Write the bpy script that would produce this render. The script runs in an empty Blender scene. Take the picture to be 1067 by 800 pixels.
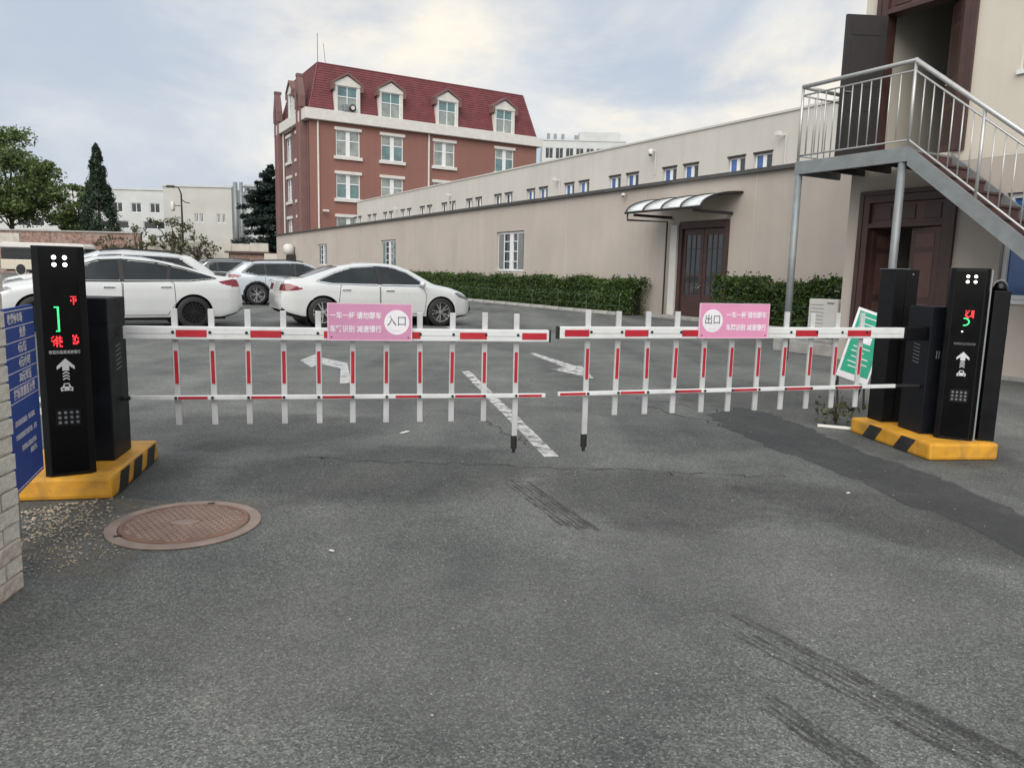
import bpy, bmesh, math, random
import numpy as np
from mathutils import Vector, Matrix
random.seed(7); np.random.seed(7)
PI = math.pi; R = math.radians
scn = bpy.context.scene
COL = scn.collection

# ---------------------------------------------------------------- camera
pitch, roll = R(8.4), R(1.4)
F = Vector((0, math.cos(pitch), -math.sin(pitch)))
R0 = Vector((1, 0, 0)); U0 = Vector((0, math.sin(pitch), math.cos(pitch)))
RX = R0*math.cos(roll) + U0*math.sin(roll); UX = U0*math.cos(roll) - R0*math.sin(roll)
cd = bpy.data.cameras.new('camera'); cam = bpy.data.objects.new('camera', cd); COL.objects.link(cam)
mw = Matrix((RX, UX, -F)).transposed().to_4x4(); mw.translation = (0, 0, 1.3)
cam.matrix_world = mw
cd.sensor_width = 36; cd.lens = 780/1067*36; cd.clip_start = .05; cd.clip_end = 3000
scn.camera = cam

# ---------------------------------------------------------------- world, sun, exposure
SUN_EL, SUN_AZ = R(40), R(192)          # azimuth measured from +Y clockwise
w = bpy.data.worlds.new('World'); scn.world = w; w.use_nodes = True
nt = w.node_tree; nt.nodes.clear()
def N(nt, t, **k):
    n = nt.nodes.new(t)
    for a, b in k.items(): setattr(n, a, b)
    return n
def L(nt, a, b): nt.links.new(a, b)
sky = N(nt, 'ShaderNodeTexSky', sky_type='NISHITA', sun_disc=False, sun_elevation=SUN_EL, sun_rotation=SUN_AZ,
        air_density=1.2, dust_density=2.5, ozone_density=1.5)
tc = N(nt, 'ShaderNodeTexCoord')
sep = N(nt, 'ShaderNodeSeparateXYZ'); L(nt, tc.outputs['Generated'], sep.inputs[0])
# project the view direction on a flat cloud deck so that clouds shrink towards the horizon
mx = N(nt, 'ShaderNodeMath', operation='MAXIMUM'); L(nt, sep.outputs[2], mx.inputs[0]); mx.inputs[1].default_value = 0
ad = N(nt, 'ShaderNodeMath', operation='ADD'); L(nt, mx.outputs[0], ad.inputs[0]); ad.inputs[1].default_value = .34
dx = N(nt, 'ShaderNodeMath', operation='DIVIDE'); L(nt, sep.outputs[0], dx.inputs[0]); L(nt, ad.outputs[0], dx.inputs[1])
dy = N(nt, 'ShaderNodeMath', operation='DIVIDE'); L(nt, sep.outputs[1], dy.inputs[0]); L(nt, ad.outputs[0], dy.inputs[1])
cmb = N(nt, 'ShaderNodeCombineXYZ'); L(nt, dx.outputs[0], cmb.inputs[0]); L(nt, dy.outputs[0], cmb.inputs[1])
def ramp(nt, src, p):
    r = N(nt, 'ShaderNodeValToRGB'); e = r.color_ramp.elements
    while len(e) < len(p): e.new(.5)
    for i, (x, c) in enumerate(p):
        e[i].position = x; e[i].color = (c, c, c, 1) if not isinstance(c, tuple) else (*c, 1)
    L(nt, src, r.inputs[0]); return r
def noise(nt, vec, scale, detail=4, rough=.55, dist=0):
    n = N(nt, 'ShaderNodeTexNoise'); n.inputs['Scale'].default_value = scale; n.inputs['Detail'].default_value = detail
    n.inputs['Roughness'].default_value = rough; n.inputs['Distortion'].default_value = dist
    if vec is not None: L(nt, vec, n.inputs['Vector'])
    return n
OFF = (-1.4, 0.3, 0.9)
off = N(nt, 'ShaderNodeVectorMath', operation='ADD'); L(nt, cmb.outputs[0], off.inputs[0]); off.inputs[1].default_value = OFF
n1 = noise(nt, off.outputs[0], 1.25, 8, .55, .5)
cov = ramp(nt, n1.outputs[0], [(.38, 0.0), (.58, 1.0)]); cov.color_ramp.interpolation = 'EASE'
n2 = noise(nt, off.outputs[0], .75, 8, .6, .4)
ccol = ramp(nt, n2.outputs[0], [(.37, (.55, .60, .67)), (.49, (.70, .715, .725)), (.59, (.92, .85, .735))])
c10 = N(nt, 'ShaderNodeVectorMath', operation='SCALE'); L(nt, ccol.outputs[0], c10.inputs[0]); c10.inputs['Scale'].default_value = 10
mixr = N(nt, 'ShaderNodeMix', data_type='RGBA'); L(nt, cov.outputs[0], mixr.inputs[0])
hz = N(nt, 'ShaderNodeMix', data_type='RGBA'); hz.inputs[0].default_value = .88       # thin high veil over the blue
L(nt, sky.outputs[0], hz.inputs[6]); hz.inputs[7].default_value = (5.0, 5.6, 6.5, 1)
L(nt, hz.outputs[2], mixr.inputs[6]); L(nt, c10.outputs[0], mixr.inputs[7])
bg = N(nt, 'ShaderNodeBackground'); bg.inputs[1].default_value = .05
L(nt, mixr.outputs[2], bg.inputs[0])
wo = N(nt, 'ShaderNodeOutputWorld'); L(nt, bg.outputs[0], wo.inputs[0])

sd = bpy.data.lights.new('sun', 'SUN'); sd.energy = 1.4; sd.angle = R(60); sd.color = (1, .96, .91)
so = bpy.data.objects.new('sun', sd); COL.objects.link(so)
sdir = Vector((math.sin(SUN_AZ)*math.cos(SUN_EL), math.cos(SUN_AZ)*math.cos(SUN_EL), math.sin(SUN_EL)))
so.rotation_euler = sdir.to_track_quat('Z', 'Y').to_euler()
scn.view_settings.view_transform = 'Standard'; scn.view_settings.look = 'None'
scn.view_settings.exposure = 1.2; scn.view_settings.gamma = 1
scn.cycles.max_bounces = 5; scn.cycles.transparent_max_bounces = 16

# ---------------------------------------------------------------- materials
def newmat(name):
    m = bpy.data.materials.new(name); m.use_nodes = True; nt = m.node_tree
    return m, nt, nt.nodes['Principled BSDF']
def mat(name, col, rough=.6, metal=0, var=.12, scale=5, bump=0, bscale=60, coat=0, dirt=0, dcol=(.12, .10, .08), dscale=2.5, detail=5, spec=.5, streak=0):
    m, nt, b = newmat(name)
    tcd = N(nt, 'ShaderNodeTexCoord')
    v = tcd.outputs['Object']
    n = noise(nt, v, scale, detail)
    lo = tuple(max(0, c*(1-var)) for c in col); hi = tuple(min(1, c*(1+var)) for c in col)
    r = ramp(nt, n.outputs[0], [(.3, lo), (.7, hi)])
    out = r.outputs[0]
    if dirt:
        dn = noise(nt, v, dscale, 7, .65, .4)
        dr = ramp(nt, dn.outputs[0], [(.48, 0), (.75, dirt)])
        mm = N(nt, 'ShaderNodeMix', data_type='RGBA'); L(nt, dr.outputs[0], mm.inputs[0]); L(nt, out, mm.inputs[6]); mm.inputs[7].default_value = (*dcol, 1)
        out = mm.outputs[2]
    if streak:      # rain streaks: noise drawn out along the vertical
        mp = N(nt, 'ShaderNodeMapping'); mp.inputs['Scale'].default_value = (1.6, 1.6, .09); L(nt, v, mp.inputs[0])
        sn = noise(nt, mp.outputs[0], 1.5, 7, .65); sr = ramp(nt, sn.outputs[0], [(.42, 1), (.72, 1-streak)])
        mm = N(nt, 'ShaderNodeMix', data_type='RGBA', blend_type='MULTIPLY'); mm.inputs[0].default_value = 1; L(nt, out, mm.inputs[6]); L(nt, sr.outputs[0], mm.inputs[7]); out = mm.outputs[2]
    L(nt, out, b.inputs['Base Color'])
    rr2 = ramp(nt, n.outputs[0], [(.3, max(0, rough-.08)), (.7, min(1, rough+.08))]); L(nt, rr2.outputs[0], b.inputs['Roughness'])
    b.inputs['Metallic'].default_value = metal; b.inputs['Coat Weight'].default_value = coat; b.inputs['Coat Roughness'].default_value = .06
    b.inputs['Specular IOR Level'].default_value = spec
    if bump:
        bn = noise(nt, v, bscale, 4); bu = N(nt, 'ShaderNodeBump'); bu.inputs['Strength'].default_value = bump; bu.inputs['Distance'].default_value = .01
        L(nt, bn.outputs[0], bu.inputs['Height']); L(nt, bu.outputs[0], b.inputs['Normal'])
    return m
def emit(name, col, s):
    m, nt, b = newmat(name)
    b.inputs['Base Color'].default_value = (.02, .02, .02, 1)
    b.inputs['Emission Color'].default_value = (*col, 1); b.inputs['Emission Strength'].default_value = s
    n = noise(nt, N(nt, 'ShaderNodeTexCoord').outputs['Object'], 90, 2)
    rr = ramp(nt, n.outputs[0], [(.3, .7), (.7, 1)])
    mu = N(nt, 'ShaderNodeMath', operation='MULTIPLY'); L(nt, rr.outputs[0], mu.inputs[0]); mu.inputs[1].default_value = s
    L(nt, mu.outputs[0], b.inputs['Emission Strength'])
    return m
def worn(name, col, th=.5, scale=14, soft=.1, rough=.8, stretch=None, amin=0., amax=1.):
    """thin paint or stain on the asphalt, worn through by noise"""
    m, nt, b = newmat(name)
    tcd = N(nt, 'ShaderNodeTexCoord'); v = tcd.outputs['Object']
    if stretch:
        mp = N(nt, 'ShaderNodeMapping'); mp.inputs['Scale'].default_value = stretch; mp.inputs['Rotation'].default_value = (0, 0, stretch[3] if len(stretch) > 3 else 0)
        mp.inputs['Scale'].default_value = stretch[:3]; L(nt, v, mp.inputs[0]); v = mp.outputs[0]
    n = noise(nt, v, scale, 8, .68)
    r = ramp(nt, n.outputs[0], [(th-soft, amin), (th+soft, amax)])
    n2 = noise(nt, v, scale*3, 4); c = ramp(nt, n2.outputs[0], [(.3, tuple(x*.8 for x in col)), (.7, col)])
    L(nt, c.outputs[0], b.inputs['Base Color']); b.inputs['Roughness'].default_value = rough
    tr = N(nt, 'ShaderNodeBsdfTransparent'); ms = N(nt, 'ShaderNodeMixShader')
    L(nt, r.outputs[0], ms.inputs[0]); L(nt, tr.outputs[0], ms.inputs[1]); L(nt, b.outputs[0], ms.inputs[2])
    L(nt, ms.outputs[0], nt.nodes['Material Output'].inputs[0])
    return m
def asphalt():
    m, nt, b = newmat('asphalt')
    v = N(nt, 'ShaderNodeTexCoord').outputs['Object']
    big = noise(nt, v, .32, 4, .6, .3); mid = noise(nt, v, 1.7, 6, .65, .2); mp = N(nt, 'ShaderNodeMapping')
    mp.inputs['Rotation'].default_value = (0, 0, R(-11)); mp.inputs['Scale'].default_value = (1.2, .16, 1); L(nt, v, mp.inputs[0])
    lane = noise(nt, mp.outputs[0], 1.0, 3, .5, .2)
    fine = noise(nt, v, 125, 4, .75); vor = N(nt, 'ShaderNodeTexVoronoi'); vor.inputs['Scale'].default_value = 135; L(nt, v, vor.inputs['Vector'])
    def add(a, bb, k):
        s = N(nt, 'ShaderNodeMath', operation='MULTIPLY_ADD'); L(nt, bb, s.inputs[0]); s.inputs[1].default_value = k
        L(nt, a, s.inputs[2]); return s.outputs[0]
    vsep = N(nt, 'ShaderNodeSeparateColor'); L(nt, vor.outputs['Color'], vsep.inputs[0])
    sp = ramp(nt, vsep.outputs[0], [(0, 0), (.72, .32), (.9, .55), (1, 1)])
    o = add(big.outputs[0], mid.outputs[0], .9); o = add(o, lane.outputs[0], 1.1)
    o3 = N(nt, 'ShaderNodeMath', operation='MULTIPLY'); L(nt, o, o3.inputs[0]); o3.inputs[1].default_value = 1/3
    c = ramp(nt, o3.outputs[0], [(.39, (.044, .046, .046)), (.5, (.077, .079, .077)), (.61, (.112, .112, .107))])
    f2 = ramp(nt, fine.outputs[0], [(.28, .30), (.5, .75), (.72, 1.0)])
    mm = N(nt, 'ShaderNodeMix', data_type='RGBA', blend_type='MULTIPLY'); mm.inputs[0].default_value = 1
    L(nt, c.outputs[0], mm.inputs[6]); L(nt, f2.outputs[0], mm.inputs[7])
    sc = ramp(nt, sp.outputs[0], [(0, .38), (.5, .9), (1, 1)])
    m2 = N(nt, 'ShaderNodeMix', data_type='RGBA', blend_type='MULTIPLY'); m2.inputs[0].default_value = 1
    L(nt, mm.outputs[2], m2.inputs[6]); L(nt, sc.outputs[0], m2.inputs[7])
    vo2 = N(nt, 'ShaderNodeTexVoronoi'); vo2.inputs['Scale'].default_value = 190; L(nt, v, vo2.inputs['Vector']); vs2 = N(nt, 'ShaderNodeSeparateColor'); L(nt, vo2.outputs['Color'], vs2.inputs[0])
    st = ramp(nt, vs2.outputs[1], [(.95, 0), (1, .5)])          # pale stones in the mix
    m3 = N(nt, 'ShaderNodeMix', data_type='RGBA'); L(nt, st.outputs[0], m3.inputs[0]); L(nt, m2.outputs[2], m3.inputs[6]); m3.inputs[7].default_value = (.15, .147, .14, 1)
    br = N(nt, 'ShaderNodeMix', data_type='RGBA', blend_type='MULTIPLY'); br.inputs[0].default_value = 1; br.clamp_result = False
    L(nt, m3.outputs[2], br.inputs[6]); br.inputs[7].default_value = (3.36, 3.43, 3.30, 1)
    L(nt, br.outputs[2], b.inputs['Base Color']); b.inputs['Roughness'].default_value = .78; b.inputs['Specular IOR Level'].default_value = .35
    bu = N(nt, 'ShaderNodeBump'); bu.inputs['Strength'].default_value = .55; bu.inputs['Distance'].default_value = .006
    hh = add(fine.outputs[0], sp.outputs[0], .8); L(nt, hh, bu.inputs['Height']); L(nt, bu.outputs[0], b.inputs['Normal'])
    return m
M = {}
M['asphalt'] = asphalt()
M['paint_line'] = worn('worn_white_paint', (.62, .62, .60), .46, 9, .1)
M['paint_old'] = worn('old_white_paint', (.50, .50, .49), .40, 7, .09)
M['tyre_rubber_mark'] = worn('rubber_mark', (.020, .020, .020), .47, 5, .13, .75, stretch=(1.3, 6, 1), amax=.52)
M['dark_seal'] = worn('dark_asphalt_seal', (.066, .067, .070), .42, 3.5, .2, .78, amin=.2, amax=.72)
def softpatch(name, col, amax):
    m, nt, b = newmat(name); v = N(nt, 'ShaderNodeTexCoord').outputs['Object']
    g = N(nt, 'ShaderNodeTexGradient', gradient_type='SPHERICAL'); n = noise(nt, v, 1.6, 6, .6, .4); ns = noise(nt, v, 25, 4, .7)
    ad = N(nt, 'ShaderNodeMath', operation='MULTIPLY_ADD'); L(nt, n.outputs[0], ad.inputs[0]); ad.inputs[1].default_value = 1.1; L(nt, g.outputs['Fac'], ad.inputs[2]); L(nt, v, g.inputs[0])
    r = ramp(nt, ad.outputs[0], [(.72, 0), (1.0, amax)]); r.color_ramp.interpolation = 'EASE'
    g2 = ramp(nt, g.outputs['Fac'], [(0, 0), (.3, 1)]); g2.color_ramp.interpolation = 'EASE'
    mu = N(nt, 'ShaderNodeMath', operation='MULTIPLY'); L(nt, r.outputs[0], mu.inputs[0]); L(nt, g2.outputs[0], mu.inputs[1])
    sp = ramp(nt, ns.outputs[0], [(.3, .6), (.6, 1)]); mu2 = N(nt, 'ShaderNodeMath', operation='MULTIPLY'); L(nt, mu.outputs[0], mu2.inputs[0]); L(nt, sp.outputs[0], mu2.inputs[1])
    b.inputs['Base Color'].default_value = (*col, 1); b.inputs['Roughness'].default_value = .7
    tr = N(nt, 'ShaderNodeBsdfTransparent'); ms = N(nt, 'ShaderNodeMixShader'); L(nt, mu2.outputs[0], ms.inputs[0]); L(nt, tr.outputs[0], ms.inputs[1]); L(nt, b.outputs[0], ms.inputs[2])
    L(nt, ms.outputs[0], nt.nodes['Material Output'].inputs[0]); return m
M['stain'] = softpatch('oil_stain_contact_shade', (.04, .04, .04), .26)  # oil stains, and the contact shadow painted around the islands
M['lightwear'] = softpatch('pale_worn_asphalt', (.20, .20, .195), .22)
M['crack'] = worn('crack', (.018, .018, .018), .40, 8, .1, .9, amax=.85)
M['concrete'] = mat('concrete', (.34, .33, .31), .85, var=.2, scale=6, bump=.3, dirt=.5)
M['kerb'] = mat('kerb_stone', (.42, .41, .39), .85, var=.2, scale=3, bump=.2, dirt=.5)
M['soil'] = mat('soil', (.10, .075, .05), .95, var=.4, scale=9, bump=.6)
M['plaster'] = mat('beige_plaster', (.475, .418, .368), .88, var=.06, scale=.5, bump=.12, bscale=30, dirt=.30, dcol=(.33, .29, .26), dscale=.35, streak=.07)
M['plaster_up'] = mat('pale_plaster', (.52, .495, .455), .88, var=.06, scale=.4, bump=.1, bscale=30, dirt=.22, dcol=(.34, .32, .30), dscale=.5, streak=.07)
M['cream'] = mat('cream_plaster', (.62, .57, .48), .85, var=.05, scale=.8, bump=.1, bscale=40, dirt=.2, dcol=(.42, .38, .32), dscale=1, streak=.06)
M['capdark'] = mat('dark_coping', (.07, .068, .068), .7, var=.3, scale=2)
M['brickred'] = mat('red_brown_render', (.250, .118, .093), .85, var=.07, scale=.35, bump=.15, bscale=12, dirt=.25, dcol=(.20, .095, .075), dscale=.4, streak=.10)
M['brickpur_shade'] = mat('purple_brown_stone_shade', (.175, .098, .092), .85, var=.12, scale=.8, dirt=.25, dcol=(.10, .06, .06))  # stone tone that also carries the left wall's shade
M['rooftile'] = mat('red_roof_tiles', (.150, .036, .040), .62, var=.22, scale=1.2, detail=8, dirt=.3, dcol=(.085, .028, .03), dscale=1.6)
M['white'] = mat('white_trim', (.62, .60, .56), .7, var=.07, scale=2, dirt=.25, dcol=(.45, .42, .38))
M['pvc'] = mat('white_window_frame', (.74, .75, .75), .45, var=.05, scale=4)
def glass(name, col, rough=.08):
    return mat(name, col, rough, var=.35, scale=1.1, coat=.3)
M['glass_pale'] = glass('pale_reflection_curtain_glass', (.26, .29, .27))  # pale greenish reflection and curtains put into the base colour
M['glass_teal'] = glass('teal_glass', (.12, .20, .21))
M['glass_dark'] = glass('dark_glass', (.035, .045, .05))
M['glass_blue'] = glass('blue_curtained_glass', (.045, .12, .33))
M['steel'] = mat('brushed_steel', (.50, .50, .49), .42, .5, var=.06, scale=12)
M['galv'] = mat('grey_painted_steel', (.225, .245, .25), .5, .25, var=.15, scale=5, dirt=.35, dcol=(.17, .15, .13))
M['darksteel'] = mat('dark_steel', (.035, .032, .032), .5, .3, var=.2, scale=5)
M['wood'] = mat('dark_red_door', (.060, .030, .026), .45, var=.25, scale=4, dirt=.3, dcol=(.05, .025, .02))
M['woodlt'] = mat('worn_red_door', (.105, .052, .043), .5, var=.25, scale=4, dirt=.35, dcol=(.09, .045, .035))
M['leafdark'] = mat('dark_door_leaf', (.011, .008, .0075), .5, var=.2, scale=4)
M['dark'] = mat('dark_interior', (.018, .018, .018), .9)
M['interior'] = mat('dim_grey_room', (.12, .14, .15), .9)
M['stairtread'] = mat('red_brown_tread', (.075, .036, .034), .85, var=.3, scale=6, dirt=.4)
M['awn'] = mat('milky_polycarbonate', (.62, .64, .63), .3, var=.12, scale=2, dirt=.3, dcol=(.38, .38, .36))
M['blackbox'] = mat('black_powder_coat', (.0035, .0038, .005), .45, var=.25, scale=7, bump=.05, bscale=300, dirt=.25, dcol=(.008, .008, .008), dscale=4, spec=.25)
M['navybox'] = mat('blue_black_powder_coat', (.0045, .0058, .0095), .48, var=.25, scale=7, bump=.05, bscale=300, dirt=.25, dcol=(.010, .010, .011), dscale=5, spec=.25)
M['acrylic'] = mat('black_acrylic', (.002, .002, .0025), .12, var=.3, scale=5, spec=.25)
M['print'] = mat('grey_print', (.55, .56, .57), .6)
M['printdim'] = mat('dim_grey_print', (.16, .165, .17), .6)
M['yellow'] = mat('yellow_traffic_paint', (.62, .30, .022), .6, var=.18, scale=5, bump=.15, bscale=50, dirt=.6, dcol=(.22, .12, .045), dscale=6)
M['blackpaint'] = mat('black_traffic_paint', (.016, .016, .016), .6, var=.3, scale=6, dirt=.35, dcol=(.07, .065, .06), dscale=8)
M['boomwhite'] = mat('white_boom_paint', (.66, .67, .665), .38, var=.06, scale=4, dirt=.45, dcol=(.42, .41, .39), dscale=6)
M['slat'] = mat('white_aluminium', (.57, .58, .575), .4, .25, var=.10, scale=4, dirt=.45, dcol=(.36, .35, .34), dscale=8)
M['red'] = mat('red_reflective_tape', (.40, .011, .024), .45, var=.15, scale=9)
M['rubber'] = mat('black_rubber', (.012, .012, .012), .7)
M['pink'] = mat('pink_sign_board', (.66, .27, .43), .45, var=.07, scale=3, dirt=.15, dcol=(.72, .36, .5))
M['pink2'] = mat('pink_sign_board_muted', (.56, .25, .40), .45, var=.07, scale=3, dirt=.15, dcol=(.62, .30, .45))
M['pinkedge'] = mat('pale_pink_edge', (.72, .47, .55), .5)
M['printwhite'] = mat('white_print', (.76, .74, .77), .5)
M['printgrey'] = mat('dark_grey_print', (.10, .10, .12), .5)
M['signblue'] = mat('blue_sign', (.014, .058, .30), .7, var=.12, scale=4)
M['green'] = mat('green_board', (.020, .34, .20), .4, var=.15, scale=5)
M['paintbrick'] = mat('whitewashed_brick', (.68, .64, .56), .9, var=.14, scale=14, bump=.9, bscale=45, dirt=.55, dcol=(.34, .30, .24), dscale=11)
M['paintbrick2'] = mat('worn_pinkish_brick', (.60, .52, .45), .9, var=.2, scale=16, bump=.9, bscale=45, dirt=.7, dcol=(.24, .15, .12), dscale=13)
M['mortar'] = mat('old_mortar', (.42, .39, .33), .95, var=.3, scale=14, bump=.6)
M['iron'] = mat('rusty_cast_iron', (.245, .140, .100), .75, .1, var=.25, scale=6, bump=.3, bscale=90, dirt=.55, dcol=(.21, .17, .15), dscale=9)
M['ironrim'] = mat('worn_iron_rim', (.31, .235, .195), .7, .1, var=.2, scale=8, dirt=.4, dcol=(.14, .11, .10))
M['carwhite'] = mat('white_car_paint', (.585, .60, .59), .3, var=.015, scale=2, coat=.8)
M['carsilver'] = mat('pearl_white_car_paint', (.50, .545, .58), .3, .1, var=.015, scale=2, coat=.8)
M['cardark'] = mat('dark_grey_car_paint', (.045, .048, .052), .3, .3, var=.05, scale=2, coat=.8)
M['carglass'] = mat('tinted_car_glass', (.016, .020, .022), .06, var=.5, scale=1.5, bump=.35, bscale=1.2)
M['chrome'] = mat('chrome', (.78, .78, .78), .12, 1)
M['blackplastic'] = mat('black_plastic', (.014, .014, .015), .5)
M['tail'] = mat('tail_lamp_red', (.17, .006, .014), .12, var=.3, scale=8, coat=.6)
M['headlamp'] = mat('headlamp_glass', (.10, .11, .12), .08, var=.5, scale=14, coat=.8)
M['rim'] = mat('alloy_rim', (.60, .61, .62), .28, .85)
M['rimdark'] = mat('dark_alloy_rim', (.020, .020, .021), .35, .5)
M['beige'] = mat('beige_bus_paint', (.55, .50, .40), .35, var=.04, coat=.4)
M['oldbrick'] = mat('old_red_brick_wall', (.25, .16, .13), .9, var=.6, scale=3.2, detail=10, bump=.5, bscale=8, dirt=.75, dcol=(.38, .33, .29), dscale=.5)
M['oldplaster'] = mat('weathered_pale_wall', (.50, .47, .41), .9, var=.15, scale=.8, dirt=.55, dcol=(.25, .21, .17), dscale=.7)
M['farwhite'] = mat('far_white_render', (.54, .555, .54), .85, var=.08, scale=.3, dirt=.35, dcol=(.46, .45, .42), dscale=.25)
M['farcream'] = mat('far_cream_render', (.50, .495, .46), .85, var=.08, scale=.3, dirt=.35, dcol=(.44, .42, .38), dscale=.25)
M['bark'] = mat('bark', (.075, .055, .042), .95, var=.4, scale=5, bump=.6, bscale=20)
def leafmat(name, lo, hi):
    m, nt, b = newmat(name)
    g = N(nt, 'ShaderNodeNewGeometry')
    r = ramp(nt, g.outputs['Random Per Island'], [(0, lo), (1, hi)])
    n = noise(nt, N(nt, 'ShaderNodeTexCoord').outputs['Object'], .5, 3); r2 = ramp(nt, n.outputs[0], [(.3, .7), (.7, 1)])
    mm = N(nt, 'ShaderNodeMix', data_type='RGBA', blend_type='MULTIPLY'); mm.inputs[0].default_value = 1
    L(nt, r.outputs[0], mm.inputs[6]); L(nt, r2.outputs[0], mm.inputs[7]); L(nt, mm.outputs[2], b.inputs['Base Color'])
    b.inputs['Roughness'].default_value = .55
    tl = N(nt, 'ShaderNodeBsdfTranslucent'); L(nt, mm.outputs[2], tl.inputs[0])
    ms = N(nt, 'ShaderNodeMixShader'); ms.inputs[0].default_value = .25
    L(nt, b.outputs[0], ms.inputs[1]); L(nt, tl.outputs[0], ms.inputs[2]); L(nt, ms.outputs[0], nt.nodes['Material Output'].inputs[0])
    return m
M['leaf'] = leafmat('broad_leaves', (.06, .10, .026), (.20, .27, .085))
M['leafcon'] = leafmat('juniper_needles', (.020, .042, .022), (.066, .108, .058))
M['leafced'] = leafmat('cedar_needles', (.016, .032, .026), (.050, .084, .066))
M['leafhedge'] = leafmat('hedge_leaves', (.026, .055, .012), (.10, .165, .032))
M['leafdry'] = leafmat('sparse_leaves', (.05, .055, .025), (.13, .13, .06))
M['leafcore'] = mat('hedge_twigs', (.018, .022, .010), .95, var=.5, scale=12)
M['ledred'] = emit('red_led', (1, .03, .04), 1.0)
M['ledgreen'] = emit('green_led', (.05, 1, .28), .75)
M['ledwhite'] = emit('white_lamp', (1, 1, .98), 3)

# ---------------------------------------------------------------- geometry helpers
class MB:
    def __init__(s): s.v = []; s.f = []
    def add(s, vs, fs):
        o = len(s.v); s.v += [tuple(p) for p in vs]; s.f += [tuple(i+o for i in f) for f in fs]; return s
    def box(s, x0, y0, z0, x1, y1, z1):
        v = [(x, y, z) for z in (z0, z1) for y in (y0, y1) for x in (x0, x1)]
        return s.add(v, [(0, 2, 3, 1), (4, 5, 7, 6), (0, 1, 5, 4), (2, 6, 7, 3), (0, 4, 6, 2), (1, 3, 7, 5)])
    def quad(s, a, b, c, d): return s.add([a, b, c, d], [(0, 1, 2, 3)])
    def prism(s, pts, d0, d1, ax='y'):
        """polygon pts=(a,b) extruded along ax: y -> (x,z), x -> (y,z), z -> (x,y)"""
        P = {'y': lambda p, d: (p[0], d, p[1]), 'x': lambda p, d: (d, p[0], p[1]), 'z': lambda p, d: (p[0], p[1], d)}[ax]
        n = len(pts); v = [P(p, d0) for p in pts]+[P(p, d1) for p in pts]
        return s.add(v, [tuple(range(n)), tuple(range(2*n-1, n-1, -1))]+[(i, n+i, n+(i+1) % n, (i+1) % n) for i in range(n)])
    def tube(s, pts, r, n=8, cap=True):
        pts = [Vector(p) for p in pts]; rs = r if isinstance(r, (list, tuple)) else [r]*len(pts)
        vs = []; fs = []; up = None
        for i, p in enumerate(pts):
            t = (pts[min(i+1, len(pts)-1)]-pts[max(i-1, 0)]).normalized()
            if up is None or abs(t.dot(up)) > .98: up = Vector((0, 0, 1)) if abs(t.z) < .9 else Vector((1, 0, 0))
            a = t.cross(up).normalized(); b = a.cross(t).normalized(); up = b
            for k in range(n):
                q = 2*PI*k/n; vs.append(p+(a*math.cos(q)+b*math.sin(q))*rs[i])
        for i in range(len(pts)-1):
            for k in range(n): fs.append((i*n+k, i*n+(k+1) % n, (i+1)*n+(k+1) % n, (i+1)*n+k))
        if cap: fs += [tuple(range(n-1, -1, -1)), tuple((len(pts)-1)*n+k for k in range(n))]
        return s.add(vs, fs)
    def lathe(s, prof, n=24, c=(0, 0, 0), ax='z', cap=True):
        vs = []; fs = []
        for r, h in prof:
            for k in range(n):
                q = 2*PI*k/n; a, b = r*math.cos(q), r*math.sin(q)
                p = (a, b, h) if ax == 'z' else ((a, h, b) if ax == 'y' else (h, a, b))
                vs.append((p[0]+c[0], p[1]+c[1], p[2]+c[2]))
        for i in range(len(prof)-1):
            for k in range(n): fs.append((i*n+k, i*n+(k+1) % n, (i+1)*n+(k+1) % n, (i+1)*n+k))
        if cap: fs += [tuple(range(n-1, -1, -1)), tuple((len(prof)-1)*n+k for k in range(n))]
        return s.add(vs, fs)
    def build(s, name, m, parent=None, smooth=False, bevel=0, T=None, fix=True):
        me = bpy.data.meshes.new(name)
        vs = [T @ Vector(p) for p in s.v] if T is not None else s.v
        me.from_pydata(vs, [], s.f); me.update()
        if fix or bevel:
            bm = bmesh.new(); bm.from_mesh(me)
            if bevel:
                bmesh.ops.remove_doubles(bm, verts=bm.verts, dist=1e-5)
                es = [e for e in bm.edges if len(e.link_faces) == 2 and e.calc_face_angle(0) > .5]
                bmesh.ops.bevel(bm, geom=es, offset=bevel, segments=2, affect='EDGES', profile=.6, clamp_overlap=True)
            if fix: bmesh.ops.recalc_face_normals(bm, faces=bm.faces)
            bm.to_mesh(me); bm.free()
        if smooth: me.polygons.foreach_set('use_smooth', [True]*len(me.polygons))
        me.materials.append(M[m] if isinstance(m, str) else m)
        o = bpy.data.objects.new(name, me); COL.objects.link(o)
        if parent: o.parent = parent
        return o
def tag(o, label=None, cat=None, group=None, kind=None):
    if label: o['label'] = label
    if cat: o['category'] = cat
    if group: o['group'] = group
    if kind: o['kind'] = kind
    return o
def thing(name, label, cat, loc=(0, 0, 0), rotz=0, group=None):
    o = bpy.data.objects.new(name, None); COL.objects.link(o); o.empty_display_size = .2
    o.location = loc; o.rotation_euler = (0, 0, rotz); return tag(o, label, cat, group)
def inst(src, parent, name=None, loc=None, rot=None):
    c = src.copy(); COL.objects.link(c); c.parent = parent
    if loc is not None: c.location = loc
    if rot is not None: c.rotation_euler = rot
    return c
def box(name, m, parent, x0, y0, z0, x1, y1, z1, bevel=0, T=None): return MB().box(x0, y0, z0, x1, y1, z1).build(name, m, parent, bevel=bevel, T=T)
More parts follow.
